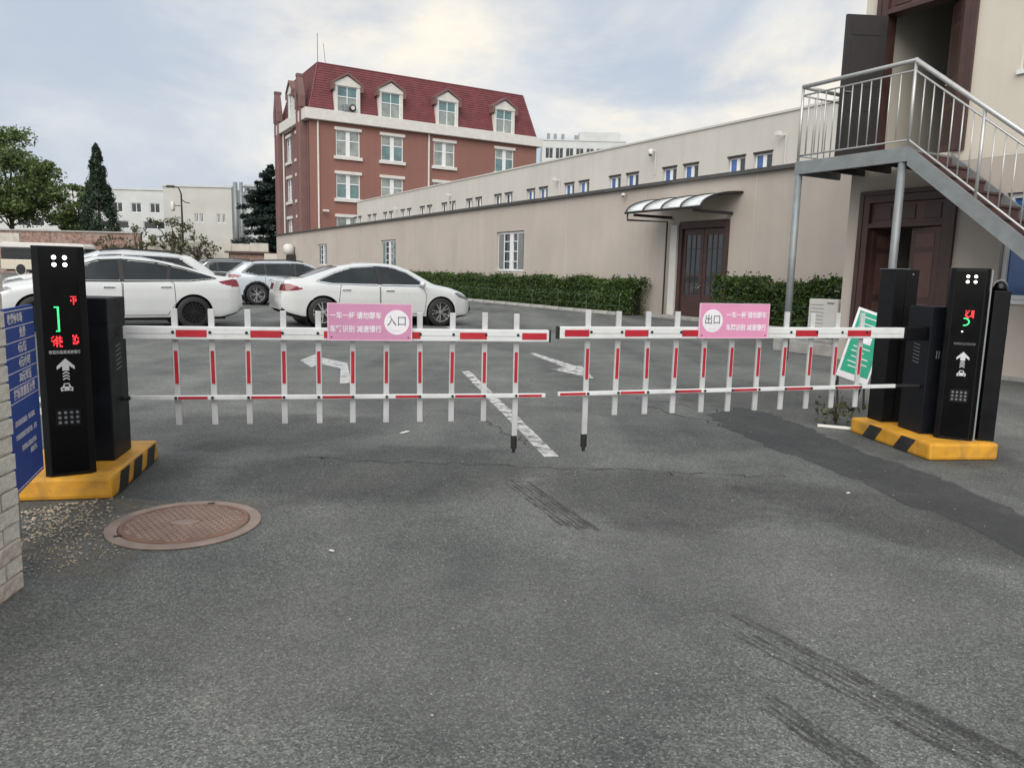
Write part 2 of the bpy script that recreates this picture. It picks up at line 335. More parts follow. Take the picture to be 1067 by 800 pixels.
def text(name, s, size, m, parent, x, y, z, align='CENTER', sx=1, bold=0, T=None, mirror=False):
    """flat lettering standing in the local XZ plane, read from -Y"""
    cu = bpy.data.curves.new(name, 'FONT'); cu.body = s; cu.size = size; cu.align_x = align; cu.align_y = 'CENTER'; cu.offset = bold; cu.extrude = .0006; cu.resolution_u = 2
    to = bpy.data.objects.new(name, cu); COL.objects.link(to)
    dg = bpy.context.evaluated_depsgraph_get(); me = bpy.data.meshes.new_from_object(to.evaluated_get(dg))
    bpy.data.objects.remove(to); bpy.data.curves.remove(cu)
    me.transform(Matrix.Translation((x, y, z)) @ Matrix.Rotation(PI/2, 4, 'X') @ Matrix.Diagonal((sx, 1, 1, 1)))
    if T is not None: me.transform(T)
    me.materials.clear(); me.materials.append(M[m]); me.name = name
    o = bpy.data.objects.new(name, me); COL.objects.link(o); o.parent = parent; return o
def holewall(name, m, parent, x0, x1, z0, z1, holes, y=0, t=.3, T=None, top=True):
    """wall facing -Y with real openings; holes=(x0,x1,z0,z1)"""
    xs = sorted({x0, x1, *[h[0] for h in holes], *[h[1] for h in holes]}); zs = sorted({z0, z1, *[h[2] for h in holes], *[h[3] for h in holes]})
    xs = [a for a in xs if x0 <= a <= x1]; zs = [a for a in zs if z0 <= a <= z1]
    def solid(i, j):
        if i < 0 or j < 0 or i >= len(xs)-1 or j >= len(zs)-1: return False
        cx, cz = (xs[i]+xs[i+1])/2, (zs[j]+zs[j+1])/2
        return not any(h[0] < cx < h[1] and h[2] < cz < h[3] for h in holes)
    b = MB()
    for i in range(len(xs)-1):
        for j in range(len(zs)-1):
            if not solid(i, j): continue
            a, c, d, e = xs[i], xs[i+1], zs[j], zs[j+1]
            b.quad((a, y, d), (c, y, d), (c, y, e), (a, y, e)); b.quad((a, y+t, e), (c, y+t, e), (c, y+t, d), (a, y+t, d))
            if not solid(i-1, j): b.quad((a, y+t, d), (a, y, d), (a, y, e), (a, y+t, e))
            if not solid(i+1, j): b.quad((c, y, d), (c, y+t, d), (c, y+t, e), (c, y, e))
            if not solid(i, j-1): b.quad((a, y, d), (a, y+t, d), (c, y+t, d), (c, y, d))
            if not solid(i, j+1): b.quad((a, y, e), (c, y, e), (c, y+t, e), (a, y+t, e))
    return b.build(name, m, parent, T=T, fix=False)
def window(parent, x0, x1, z0, z1, y, cols=2, rows=2, fw=.06, gm=('glass_pale',), fm='pvc', T=None, mull=None, hsplit=.66, sill=None, lintel=None, depth=.06, label=None):
    """frame bars (the window part) with panes, sill and lintel as its sub-parts; y = front of the frame"""
    b = MB(); b.box(x0, y, z0, x0+fw, y+depth, z1); b.box(x1-fw, y, z0, x1, y+depth, z1); b.box(x0+fw, y, z0, x1-fw, y+depth, z0+fw); b.box(x0+fw, y, z1-fw, x1-fw, y+depth, z1)
    mw_ = mull or fw; xs = [x0+fw+(x1-x0-2*fw)*i/cols for i in range(cols+1)]
    zs = [z0+fw, z0+fw+(z1-z0-2*fw)*hsplit, z1-fw] if rows == 2 else [z0+fw+(z1-z0-2*fw)*i/rows for i in range(rows+1)]
    for x in xs[1:-1]: b.box(x-mw_/2, y-.004, z0+fw, x+mw_/2, y+depth-.004, z1-fw)
    for z in zs[1:-1]: b.box(x0+fw, y+.004, z-fw/2, x1-fw, y+depth-.008, z+fw/2)
    wnd = b.build('window', fm, parent, T=T)
    if label: wnd['label'] = label
    k = 0
    for i in range(cols):
        for j in range(len(zs)-1):
            box('pane', gm[k % len(gm)], wnd, xs[i]+.005, y+depth*.5, zs[j]+.005, xs[i+1]-.005, y+depth*.5+.012, zs[j+1]-.005, T=T); k += 1
    if sill: ex, h, pr, sm = sill; box('sill', sm, wnd, x0-ex, y-pr, z0-h, x1+ex, y+depth, z0-.004, T=T)
    if lintel: ex, h, pr, sm = lintel; box('lintel', sm, wnd, x0-ex, y-pr, z1+.004, x1+ex, y+depth, z1+h, T=T)
    return wnd
def leaves(name, pts, size, m, parent, flat=0, kind=None, aspect=.6):
    """one small folded leaf (two triangles) per point"""
    pts = np.asarray(pts, float); n = len(pts)
    a = np.random.normal(size=(n, 3)); a[:, 2] *= (1-flat); a /= np.linalg.norm(a, axis=1)[:, None]
    b = np.random.normal(size=(n, 3)); b[:, 2] *= (1-flat); b -= a*(a*b).sum(1)[:, None]; b /= np.linalg.norm(b, axis=1)[:, None]
    s = size*np.random.uniform(.55, 1.35, (n, 1)); a *= s; b *= s*aspect
    v = np.stack([pts-a, pts-b*.9, pts+a, pts+b], 1).reshape(-1, 3)
    me = bpy.data.meshes.new(name); me.vertices.add(4*n); me.vertices.foreach_set('co', v.ravel())
    me.loops.add(4*n); me.loops.foreach_set('vertex_index', np.arange(4*n)); me.polygons.add(n)
    me.polygons.foreach_set('loop_start', np.arange(0, 4*n, 4)); me.polygons.foreach_set('loop_total', np.full(n, 4))
    me.update(); me.validate(); me.materials.append(M[m]); o = bpy.data.objects.new(name, me); COL.objects.link(o); o.parent = parent
    if kind: o['kind'] = kind
    return o
# frame of the yard's buildings: s runs along the long wall away from the camera, n away from the yard
WD = Vector((-.506, .863, 0)).normalized(); WN = Vector((WD.y, -WD.x, 0))
AW = math.atan2(-WD.y, -WD.x)             # rotation: local x = -WD (right), local y = WN (away)
AN = math.atan2(WN.y, WN.x)               # rotation: local x = WN, local y = WD
def wf(s, n, z=0): return WD*s + WN*n + Vector((0, 0, z))

# ---------------------------------------------------------------- ground and markings
def ground():
    b = MB(); b.quad((-900, -300, 0), (900, -300, 0), (900, 1500, 0), (-900, 1500, 0))
    return tag(b.build('ground', 'asphalt'), kind='structure', label='grey weathered asphalt yard')
ground()
def sheet(name, pts, m, z=.004, label=None, kind='structure'):
    b = MB(); b.add([(x, y, z) for x, y in pts], [tuple(range(len(pts)))]); o = b.build(name, m, fix=True)
    for p in o.data.polygons:
        if p.normal.z < 0: o.data.flip_normals(); break
    return tag(o, label, kind=kind)
def strip(p, q, wd, wd2=None, j=0, n=1):
    p, q = Vector((*p, 0)), Vector((*q, 0)); t = (q-p).normalized(); a = Vector((-t.y, t.x, 0)); wd2 = wd2 or wd
    L_, R_ = [], []
    for i in range(n+1):
        c = p.lerp(q, i/n); ww = (wd+(wd2-wd)*i/n)/2; jl, jr = random.uniform(-j, j), random.uniform(-j, j)
        L_.append((c+a*(ww+jl)).xy); R_.append((c-a*(ww+jr)).xy)
    return [tuple(v) for v in R_+L_[::-1]]
sheet('lane_line', strip((.30, 5.25), (-.62, 9.85), .115, .115, .006, 20), 'paint_line', label='long worn white lane line running away between the booms')
sheet('arrow_shaft', [(0.25, 12.32), (0.36, 12.35), (0.95, 10.6), (0.82, 10.2)], 'paint_line', label='short worn white arrow shaft beyond the right boom')
sheet('arrow_head', [(0.54, 10.26), (1.04, 9.39), (1.0, 10.78)], 'paint_line', .0048, label='faded white arrow head beyond the right boom')
sheet('turn_arrow', [(-3.02, 10.57), (-3.02, 11.39), (-2.84, 11.0), (-2.31, 10.39), (-1.86, 8.57), (-1.97, 8.47), (-2.27, 9.81), (-2.67, 10.26), (-2.66, 9.84)], 'paint_old', label='faded white left turn arrow behind the entry boom')
sheet('parking_line', strip((-6.2, 14.6), (-8.6, 19.2), .12), 'paint_line', label='white parking line between the two nearest white sedans')
sheet('parking_line', strip((-.95, 15.9), (-1.55, 17.8), .12), 'paint_old', label='white parking line beside the front wheel of the right sedan')
sheet('parking_line', strip((-4.1, 6.7), (-5.9, 8.1), .13), 'paint_line', label='white ground line behind the blue sign')
sheet('parking_line', strip((-3.55, 6.05), (-4.9, 7.0), .15), 'paint_old', label='short white ground line behind the left terminal')
# darker sealed band that crosses in front of the right island, with ragged edges
def ragged(pts, j, n):
    out = []
    for i in range(len(pts)):
        p, q = Vector(pts[i]), Vector(pts[(i+1) % len(pts)]); k = max(1, int((q-p).length*n))
        for a in range(k):
            c = p.lerp(q, a/k); out.append((c.x+random.gauss(0, j), c.y+random.gauss(0, j)))
    return out
sheet('asphalt_patch', ragged([(2.32, 7.57), (2.53, 7.33), (2.67, 6.43), (2.72, 5.59), (2.86, 5.21), (2.92, 4.79), (2.93, 4.37), (2.95, 3.98), (3.1, 3.3), (3.2, 2.4), (2.5, 2.5), (2.5, 3.48), (2.48, 3.72), (2.48, 4.01), (2.34, 4.42), (2.27, 5.04), (2.16, 5.33), (2.03, 5.68), (1.92, 6.47), (1.87, 7.09)], .018, 12), 'dark_seal', .004, 'darker sealed asphalt band beside the right island')
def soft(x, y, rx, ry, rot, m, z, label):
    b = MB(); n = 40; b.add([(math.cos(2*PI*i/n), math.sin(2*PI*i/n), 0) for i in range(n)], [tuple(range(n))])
    o = tag(b.build('ground_stain_shade', m, fix=False), label, kind='structure'); o.location = (x, y, z); o.scale = (rx, ry, 1); o.rotation_euler = (0, 0, R(rot))
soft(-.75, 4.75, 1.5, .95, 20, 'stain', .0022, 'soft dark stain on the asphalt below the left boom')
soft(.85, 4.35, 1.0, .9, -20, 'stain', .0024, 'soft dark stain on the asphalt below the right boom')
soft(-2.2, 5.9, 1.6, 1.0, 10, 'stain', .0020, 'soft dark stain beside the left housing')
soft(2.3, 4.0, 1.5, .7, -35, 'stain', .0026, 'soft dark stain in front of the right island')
soft(-.2, 2.6, 1.5, .9, 10, 'lightwear', .0016, 'pale worn patch in the near asphalt')
soft(1.2, 3.2, 1.3, .8, -25, 'lightwear', .0018, 'pale worn patch in the near exit lane')
soft(-1.5, 8.0, 2.0, 1.2, 0, 'lightwear', .0014, 'pale worn patch beyond the entry boom')
soft(-2.45, 4.35, .95, .9, 0, 'stain', .0028, 'painted contact shadow and dirt around the left island')  # island contact shadow painted as a soft dark disc, mixed with dirt
soft(3.35, 5.95, .95, .95, 0, 'stain', .0029, 'painted contact shadow and dirt around the right island')
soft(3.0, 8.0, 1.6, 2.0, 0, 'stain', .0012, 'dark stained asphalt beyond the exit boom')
# tyre marks: several separate rubber lines each
def tyremark(name, p, q, wd, n, label):
    p, q = Vector((*p, 0)), Vector((*q, 0)); d = q-p; ln = d.length
    t = thing(name, label, 'tyre mark', p, math.atan2(d.y, d.x))
    for i in range(n):
        o = (i-(n-1)/2)*wd/n; ww = wd/n*random.uniform(.45, .95)*(1.6 if i == n-1 else 1)
        pts = strip((random.uniform(0, .15)*ln, o), (ln*(1-random.uniform(0, .12)), o), ww*.5, ww, .004, 14); b = MB(); b.add([(x, y, .0045+i*.0002) for x, y in pts], [tuple(range(len(pts)))])
        ob = b.build('rubber_streak', 'tyre_rubber_mark', t)
        if ob.data.polygons[0].normal.z < 0: ob.data.flip_normals()
    t['kind'] = 'structure'; del t['category']
tyremark('tyre_mark', (.02, 4.62), (.39, 3.68), .17, 6, 'dark rubber tyre mark between the two boom tips')
tyremark('tyre_mark', (.84, 2.74), (1.42, 1.80), .17, 6, 'long dark rubber tyre mark in the lower right corner')
tyremark('tyre_mark', (.80, 2.20), (1.02, 1.75), .10, 4, 'short dark rubber tyre mark at the bottom edge')
# cracks
def crack(p, q, n, j, wd, label):
    p, q = Vector(p), Vector(q); pts = []
    for i in range(n+1):
        c = p.lerp(q, i/n)+Vector((random.gauss(0, j), random.gauss(0, j))); pts.append(c)
    b = MB()
    for i in range(n):
        a, c = pts[i], pts[i+1]; d = (c-a).normalized(); e = Vector((-d.y, d.x))*wd*random.uniform(.4, 1.2)
        b.quad((*(a-e), .0035), (*(c-e), .0035), (*(c+e), .0035), (*(a+e), .0035))
    tag(b.build('crack', 'crack'), label, kind='structure')
crack((-1.5, 5.05), (1.9, 4.85), 46, .03, .005, 'thin crack running across both lanes below the booms')
crack((.2, 9.2), (2.3, 7.0), 40, .03, .006, 'thin crack beyond the right boom')
crack((-.3, 6.6), (.15, 5.6), 18, .03, .005, 'thin crack beside the lane line')
crack((1.35, 7.6), (2.5, 5.2), 34, .03, .008, 'broken crack along the edge of the sealed band')

# ---------------------------------------------------------------- long beige wall building
S0, NW = 73.5, 16.9                       # far end, plane of the facade
lb = thing('low_building', 'long low beige plastered building with dark coping along the yard', 'building', wf(S0, NW), AW)
def us(s): return S0-s
hol = [(us(30.55), us(28.1), 1.38, 3.14), (us(45.5), us(43.0), 1.5, 3.14), (us(59.6), us(57.2), 1.55, 3.18), (us(18.45), us(16.30), 0, 3.05)]
holewall('wall', 'plaster', lb, 0, us(6), 0, 4.27, hol, 0, .3)
box('coping', 'capdark', lb, -.15, -.14, 4.27, us(6), .45, 4.38)
box('roof', 'concrete', lb, .02, .46, 4.0, us(6), 5.0, 4.25)
box('end_wall', 'plaster', lb, 0, .302, 0, .3, 5.0, 4.0)
for k, s_ in enumerate((15.4, 20.2, 24.9, 34.5, 39.7, 50, 55)): box('joint', 'plaster_up', lb, us(s_)-.012, -.004, .05, us(s_)+.012, -.0005, 4.26)
for i, (a, b_, c, d) in enumerate(hol[:3]):
    wnd = window(lb, a+.02, b_-.02, c+.02, d-.02, .10, 2, 1, .09, ('glass_dark',), mull=.30, depth=.08)
    h = (b_-a-.34)/2
    for x in (a+.11, a+.11+h+.13):                  # two sashes: a curtained leaf and a barred leaf
        box('curtain_panel', 'glass_teal' if i else 'galv', wnd, x+(0 if x < a+.5 else h*.5), .08, c+.12, x+h*.42+(0 if x < a+.5 else h*.5), .098, d-.12)
        for z in (.25, .5, .75): box('bar', 'pvc', wnd, x+(h*.5 if x < a+.5 else 0), .085, c+(d-c)*z-.02, x+h*(.92 if x < a+.5 else .42), .097, c+(d-c)*z+.02)
        box('bar', 'pvc', wnd, x+h*.44, .078, c+.11, x+h*.50, .099, d-.11)
# door with glazed leaves
dx0, dx1 = hol[3][0], hol[3][1]
dr = MB()
dr.box(dx0+.003, -.03, 0.003, dx0+.16, .25, 3.04); dr.box(dx1-.16, -.03, 0.003, dx1-.003, .25, 3.04); dr.box(dx0+.16, -.03, 2.82, dx1-.16, .25, 3.04)
door = dr.build('door_frame', 'wood', lb, bevel=.01)
mid = (dx0+dx1)/2
for a, b_ in ((dx0+.17, mid-.01), (mid+.01, dx1-.17)):
    lf = MB(); y0, y1 = .04, .10
    lf.box(a, y0, .02, a+.13, y1, 2.80); lf.box(b_-.13, y0, .02, b_, y1, 2.80); lf.box(a+.13, y0, .02, b_-.13, y1, .78); lf.box(a+.13, y0, 2.62, b_-.13, y1, 2.80)
    leaf = lf.build('door', 'wood', lb)
    box('pane', 'glass_dark', leaf, a+.13, .065, .78, b_-.13, .075, 2.62)
    for x in (a+.13+(b_-a-.26)*.33, a+.13+(b_-a-.26)*.67): box('bar', 'wood', leaf, x-.012, .045, .78, x+.012, .063, 2.62)
    for z in (1.05, 1.35, 2.2): box('bar', 'wood', leaf, a+.13, .048, z-.012, b_-.13, .061, z+.012)
MB().tube([(mid-.07, .02, 1.0), (mid-.07, -.03, 1.0), (mid-.07, -.03, 1.02), (mid+.04, -.035, 1.06)], .018, 6).build('door_handle', 'chrome', door)
box('door_post', 'white', lb, dx0-.30, -.10, 0, dx0-.004, -.002, 2.95)
box('step', 'concrete', lb, dx0-.4, -.75, 0, dx1+.3, -.11, .09, .015)
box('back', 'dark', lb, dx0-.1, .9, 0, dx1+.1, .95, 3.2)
# awning over the door: arched ribs with milky panels
aw = thing('awning', 'curved awning of milky panels on dark frame over the wall door', 'awning', wf(S0, NW), AW)
ax0, ax1 = us(19.2), us(15.9)
def arc(t): # t=0 wall side, 1 outer
    return (-.05-1.55*math.sin(t*PI/2), 3.28+.50*math.cos(t*PI/2)*(1-.12*t))
ts = [i/10 for i in range(11)]
for i in range(5):
    x = ax0+(ax1-ax0)*i/4; MB().tube([(x, *arc(t)) for t in ts], .035, 6).build('rib', 'darksteel', aw, True)
for i in range(4):
    a, b_ = ax0+(ax1-ax0)*i/4+.03, ax0+(ax1-ax0)*(i+1)/4-.03; m_ = MB()
    for k in range(10):
        (y0, z0), (y1, z1) = arc(ts[k]), arc(ts[k+1])
        m_.add([(a, y0, z0), (b_, y0, z0), (b_, y1, z1), (a, y1, z1), (a, y0, z0-.012), (b_, y0, z0-.012), (b_, y1, z1-.012), (a, y1, z1-.012)], [(0, 1, 2, 3), (7, 6, 5, 4), (0, 3, 7, 4), (1, 5, 6, 2)])
    m_.build('panel', 'awn', aw, True, fix=False)
yo, zo = arc(1)
MB().tube([(ax0-.05, yo, zo), (ax1+.05, yo, zo)], .04, 6).build('outer_bar', 'darksteel', aw)
MB().tube([(ax0-.05, -.04, arc(0)[1]), (ax1+.05, -.04, arc(0)[1])], .03, 6).build('wall_bar', 'darksteel', aw)
box('bracket', 'darksteel', aw, ax0+.3, yo+.05, 3.16, ax0+.38, -.02, 3.24); box('bracket', 'darksteel', aw, ax1-.38, yo+.05, 3.16, ax1-.3, -.02, 3.24)
MB().tube([(ax0+.05, yo+.02, zo-.02), (ax0+.05, yo+.02, 3.06), (dx0-.42, -.16, 3.06), (dx0-.42, -.16, .02)], .032, 6).build('drain_pipe', 'darksteel', aw)
# meter on the far wall
gm_ = thing('wall_meter', 'small grey tank and dark meter box on the far wall end', 'meter', wf(66.9, NW-.3), AW)
MB().lathe([(.05, 2.45), (.45, 2.5), (.45, 3.2), (.2, 3.35)], 16, (0, -.2, 0)).build('tank', 'white', gm_, True); box('meter_box', 'darksteel', gm_, -.6, -.3, 1.2, .5, .28, 2.44, .03)
# ---------------------------------------------------------------- taller building behind it
NU, SU = 22.0, 65.2
ub = thing('upper_building', 'pale grey building with rows of small paired windows rising behind the wall', 'building', wf(SU, NU), AW)
hol = []; s_ = 19.40
for k in range(13):
    for a in (0, 1.27): hol.append((SU-(s_+a+.88), SU-(s_+a), 4.75, 5.86))
    s_ += 3.72
holewall('wall', 'plaster_up', ub, 0, SU-10, 0, 7.12, hol, 0, .3)
box('end_wall', 'plaster_up', ub, 0, .302, 0, .3, 9, 7.12); box('roof', 'concrete', ub, .31, .302, 6.7, SU-10, 9, 6.9); box('parapet_cap', 'farcream', ub, -.05, -.05, 7.122, SU-10, .35, 7.2)
for i, (a, b_, c, d) in enumerate(hol): window(ub, a+.01, b_-.01, c+.01, d-.01, .12, 2, 1, .055, ('glass_blue', 'glass_dark') if i < 10 else ('glass_dark',), mull=.16, depth=.06, lintel=(.04, .07, .13, 'darksteel'))
def cctv(s, z, n, label, pole=None, dome=True):
    t = thing('security_camera', label, 'camera', wf(s, n, z), AW)
    if dome:
        MB().tube([(0, 0, 0), (0, -.35, .05)], .035, 6).build('arm', 'white', t); MB().lathe([(.05, .07), (.16, .02), (.17, -.1), (.10, -.22), (.02, -.25)], 14, (0, -.4, 0)).build('dome', 'white', t, True)
        MB().lathe([(.14, -.11), (.12, -.21), (.02, -.256)], 14, (0, -.41, -.005)).build('lens', 'glass_dark', t, True)
    else:
        box('body', 'white', t, -.25, -.55, -.06, .05, -.3, .1, .02); MB().tube([(0, 0, 0), (0, -.32, .0)], .04, 6).build('arm', 'white', t)
    t.scale = (.42, .42, .42) if n == NW else (.65, .65, 1)
    if pole: MB().tube([(.12, -.05, pole), (.12, -.05, .02)], .045, 6).build('conduit', 'plaster_up', t)
cctv(25.8, 6.65, NU, 'white dome camera high on the pale building above the awning', -1.0)
cctv(18.9, 6.35, NU, 'white camera box on a conduit beside the stair landing', -1.9, False)
cctv(33.2, 6.1, NU, 'small white camera on a conduit in the middle of the pale building', -1.3, False)
cctv(46.0, 6.3, NU, 'small camera on a pipe towards the far end of the pale building', -1.4, False)
cctv(55.5, 6.0, NU, 'pipe mounted camera nearest the red building', -1.2, False)
small = cctv(21.2, 4.12, NW, 'tiny white dome camera below the dark coping above the awning')
# ---------------------------------------------------------------- red building
DD = 12.6; WWD = 26.6
rb = thing('red_building', 'four storey red brown building with dark red mansard roof and white dormers', 'building', wf(77, 21.1), AN)
W4 = [(2.7, 5.2), (7.5, 9.95), (13.5, 16.0), (21.1, 23.5)]
hol = [(a, b_, z0, z1) for a, b_ in W4 for z0, z1 in ((12.65, 15.2), (8.45, 10.9), (4.2, 6.6))]
holewall('wall', 'brickred', rb, 0, WWD, 0, 15.9, hol, 0, .35)
for i, (a, b_, c, d) in enumerate(hol): window(rb, a+.01, b_-.01, c+.01, d-.01, .06, 2, 2, .09, [('glass_pale',), ('glass_teal', 'glass_pale', 'glass_teal', 'glass_pale')][i % 2], mull=.42, hsplit=.62, depth=.1, sill=(.25, .32, .28, 'white'), lintel=(.18, .3, .22, 'white'))
TL = Matrix.Translation((0, DD, 0)) @ Matrix.Rotation(-PI/2, 4, 'Z')      # left side: facing -x
holL = [(a, a+1.9, z0, z1) for a in (3.6, 7.6) for z0, z1 in ((12.65, 15.2), (8.45, 10.9), (4.2, 6.6))]
holewall('wall', 'brickpur_shade', rb, 0, DD-.002, 0, 15.9, holL, 0, .35, T=TL)  # darker wall colour stands in for the shade on this side
for a, b_, c, d in holL: window(rb, a+.01, b_-.01, c+.01, d-.01, .06, 2, 2, .09, ('glass_pale', 'glass_dark'), mull=.3, depth=.1, sill=(.2, .3, .25, 'white'), lintel=(.15, .3, .2, 'white'), T=TL)
box('wall', 'brickred', rb, WWD-.35, .352, 0, WWD-.004, DD, 15.9); box('wall', 'brickred', rb, .352, DD-.3, 0, WWD-.36, DD-.002, 15.9)
cn = MB(); cn.box(-.5, -.55, 15.9, WWD+.5, -.002, 16.95); cn.box(-.5, .002, 15.9, -.002, DD+.3, 16.95); cn.box(WWD+.002, .002, 15.9, WWD+.5, DD+.3, 16.95)
cn.build('cornice', 'white', rb, bevel=.04)
box('ceiling', 'dark', rb, .36, .36, 15.5, WWD-.36, DD-.35, 15.7)
# stepped courses of roof tiles on the mansard
NC = 19; z0, z1 = 16.95, 21.7
def inset(t): return .05+1.25*(t**1.25)+.35*max(0, t-.0)*(1-t)
rf = MB()
for k in range(NC):
    t0, t1 = k/NC, (k+1)/NC; a, c = inset(t0)-.05, inset(t1); za, zb = z0+(z1-z0)*t0, z0+(z1-z0)*t1+.02
    A = [(a, a), (WWD-a, a), (WWD-a, DD-a), (a, DD-a)]; Cc = [(c, c), (WWD-c, c), (WWD-c, DD-c), (c, DD-c)]
    g = inset(t0)+.1; G_ = [(g, g), (WWD-g, g), (WWD-g, DD-g), (g, DD-g)]
    v = [(x, y, za) for x, y in A]+[(x, y, zb) for x, y in Cc]+[(x, y, za+.01) for x, y in G_]
    rf.add(v, [(i, (i+1) % 4, 4+(i+1) % 4, 4+i) for i in range(4)]+[(8+i, 8+(i+1) % 4, (i+1) % 4, i) for i in range(4)])
c = inset(1); rf.quad((c, c, z1), (WWD-c, c, z1), (WWD-c, DD-c, z1), (c, DD-c, z1))
roof = rf.build('roof', 'rooftile', rb, fix=False)
rd = MB(); rd.tube([(c, c, z1), (WWD-c, c, z1)], .09, 6); rd.tube([(c, c, z1), (c, DD-c, z1)], .09, 6); rd.tube([(c, c, z1), (.05, .05, z0)], .09, 6); rd.tube([(WWD-c, c, z1), (WWD-.05, .05, z0)], .09, 6); rd.build('ridge_tiles', 'rooftile', roof)
MB().tube([(c+.1, c+.3, z1), (c+.1, c+.3, z1+2.9)], .04, 5).build('mast', 'galv', roof); MB().tube([(c+.9, c+.3, z1), (c+.7, c+.3, z1+2.0)], .03, 5).build('mast', 'galv', roof)
def dormer(x0, x1, T=None, zb=16.97, zt=19.5):
    xm = (x0+x1)/2; zt2 = zt+1.0; y0 = -.12
    b = MB(); fw = .28
    b.box(x0-fw, y0, zb, x0, 1.3, zt); b.box(x1, y0, zb, x1+fw, 1.3, zt)
    b.prism([(x0-fw-.12, zt), (x1+fw+.12, zt), (x1+fw+.12, zt+.22), (xm, zt2), (x0-fw-.12, zt+.22)], y0-.05, y0+.2, 'y')
    dm = b.build('dormer', 'white', rb, T=T)
    r = MB(); e = .42
    for sgn, xa in ((-1, x0-fw-.3), (1, x1+fw+.3)):
        r.add([(xa, y0-.2, zt+.12), (xm, y0-.2, zt2+.12), (xm, 1.8, zt2+.12), (xa, 1.8, zt+.12), (xa, y0-.2, zt+.34), (xm, y0-.2, zt2+.36), (xm, 1.8, zt2+.36), (xa, 1.8, zt+.34)],
              [(0, 1, 2, 3), (4, 7, 6, 5), (0, 4, 5, 1), (1, 5, 6, 2), (2, 6, 7, 3), (3, 7, 4, 0)])
        xb = xa+sgn*-.02; r.box(min(xb, xb-sgn*.28), y0-.22, zt-.45, max(xb, xb-sgn*.28), .9, zt+.13)
    r.build('dormer_roof', 'brickpur_shade', dm, T=T)
    w_ = window(rb, x0+.005, x1-.005, zb+.02, zt-.005, y0+.1, 2, 2, .08, ('glass_pale', 'glass_teal'), depth=.1, hsplit=.6, T=T)
    box('infill', 'dark', dm, x0+.01, y0+.3, zb, x1-.01, y0+.34, zt, T=T)
for a, b_ in ((2.85, 4.95), (7.5, 9.6), (14.0, 16.05), (21.1, 23.2)): dormer(a, b_)
dormer(5.2, 6.7, TL)
# pointed buttresses on the left side
for ya in (1.0, 10.4):
    b = MB()
    for yy in (ya, ya+1.35): b.box(-.62, yy, 0, -.004, yy+.34, 17.2)
    b.prism([(ya-.12, 17.2), (ya+.34, 17.2), (ya+.5, 18.2), (ya+.84, 19.0), (ya+1.2, 18.2), (ya+1.35, 17.2), (ya+1.81, 17.2), (ya+1.81, 18.3), (ya+1.1, 20.2), (ya+.6, 20.2), (ya-.12, 18.3)], -.68, -.1, 'x')
    b.build('buttress', 'brickpur_shade', rb, bevel=.03)
    box('buttress_cap', 'brickpur_shade', rb, -.72, ya+.58, 20.2, .02, ya+1.14, 20.5, .04); box('panel', 'brickred', rb, -.5, ya+.343, 1, -.003, ya+1.347, 15.88)
for x in (.85, 12.9): MB().tube([(x, -.1, 0), (x, -.1, 15.86)], .1, 6).build('downpipe', 'white', rb)
MB().tube([(-.15, 3.6, 0), (-.15, 3.6, 15.86)], .1, 6).build('downpipe', 'white', rb); MB().tube([(-.15, 9.9, 0), (-.15, 9.9, 15.86)], .1, 6).build('downpipe', 'white', rb)
fl = thing('flood_lamp', 'small white lamp beside the downpipe low on the red building', 'lamp', wf(77, 21.1), AN); box('lamp_head', 'white', fl, 1.15, -.65, 7.0, 1.75, -.35, 7.2, .03); box('arm', 'white', fl, 1.3, -.352, 7.05, 1.4, -.01, 7.13)
ac = thing('air_conditioner', 'small dark fan unit in the leftmost front dormer window', 'air conditioner', wf(77, 21.1), AN)
MB().lathe([(.30, 0), (.36, -.05), (.36, -.25), (.22, -.28)], 16, (4.3, -.35, 17.4), 'y').build('fan_ring', 'darksteel', ac, True); MB().lathe([(.2, 0), (.2, -.02)], 14, (4.3, -.635, 17.4), 'y').build('fan_hub', 'white', ac); box('body', 'galv', ac, 3.45, -.5, 17.05, 3.8, -.16, 17.7, .02)
# ---------------------------------------------------------------- far building right of the red roof
def block(name, label, x0, x1, y, d, z, m, wins, cat='building', gm=('glass_dark',), rot=0, extra=None):
    t = thing(name, label, cat, (x0, y, 0), rot); wd_ = x1-x0
    holewall('wall', m, t, 0, wd_, 0, z, wins, 0, .3); box('end_wall', m, t, 0, .302, 0, .3, d, z); box('end_wall', m, t, wd_-.3, .302, 0, wd_, d, z); box('roof', 'concrete', t, .302, .302, z-.5, wd_-.302, d, z-.2)
    box('parapet', 'farwhite', t, -.15, -.15, z+.003, wd_+.15, .4, z+.3)
    for a, b_, c, e in wins: window(t, a+.01, b_-.01, c+.01, e-.01, .1, 2, 1, .1, gm, depth=.08)
    return t
fb = block('far_block', 'distant white block with a window band right of the red roof', 6.5, 28.5, 205, 20, 36.2, 'farwhite', [(.8+i*2.7, 2.9+i*2.7, 31.6, 34.4) for i in range(8)])
box('roof_house', 'farwhite', fb, 10, 4, 36.0, 21, 14, 39.3); 
for x in (1.2, 3, 5.0, 8.5): box('roof_vent', 'galv', fb, x, 1, 36.0, x+.8, 2, 37.6+.5*(x % 2))
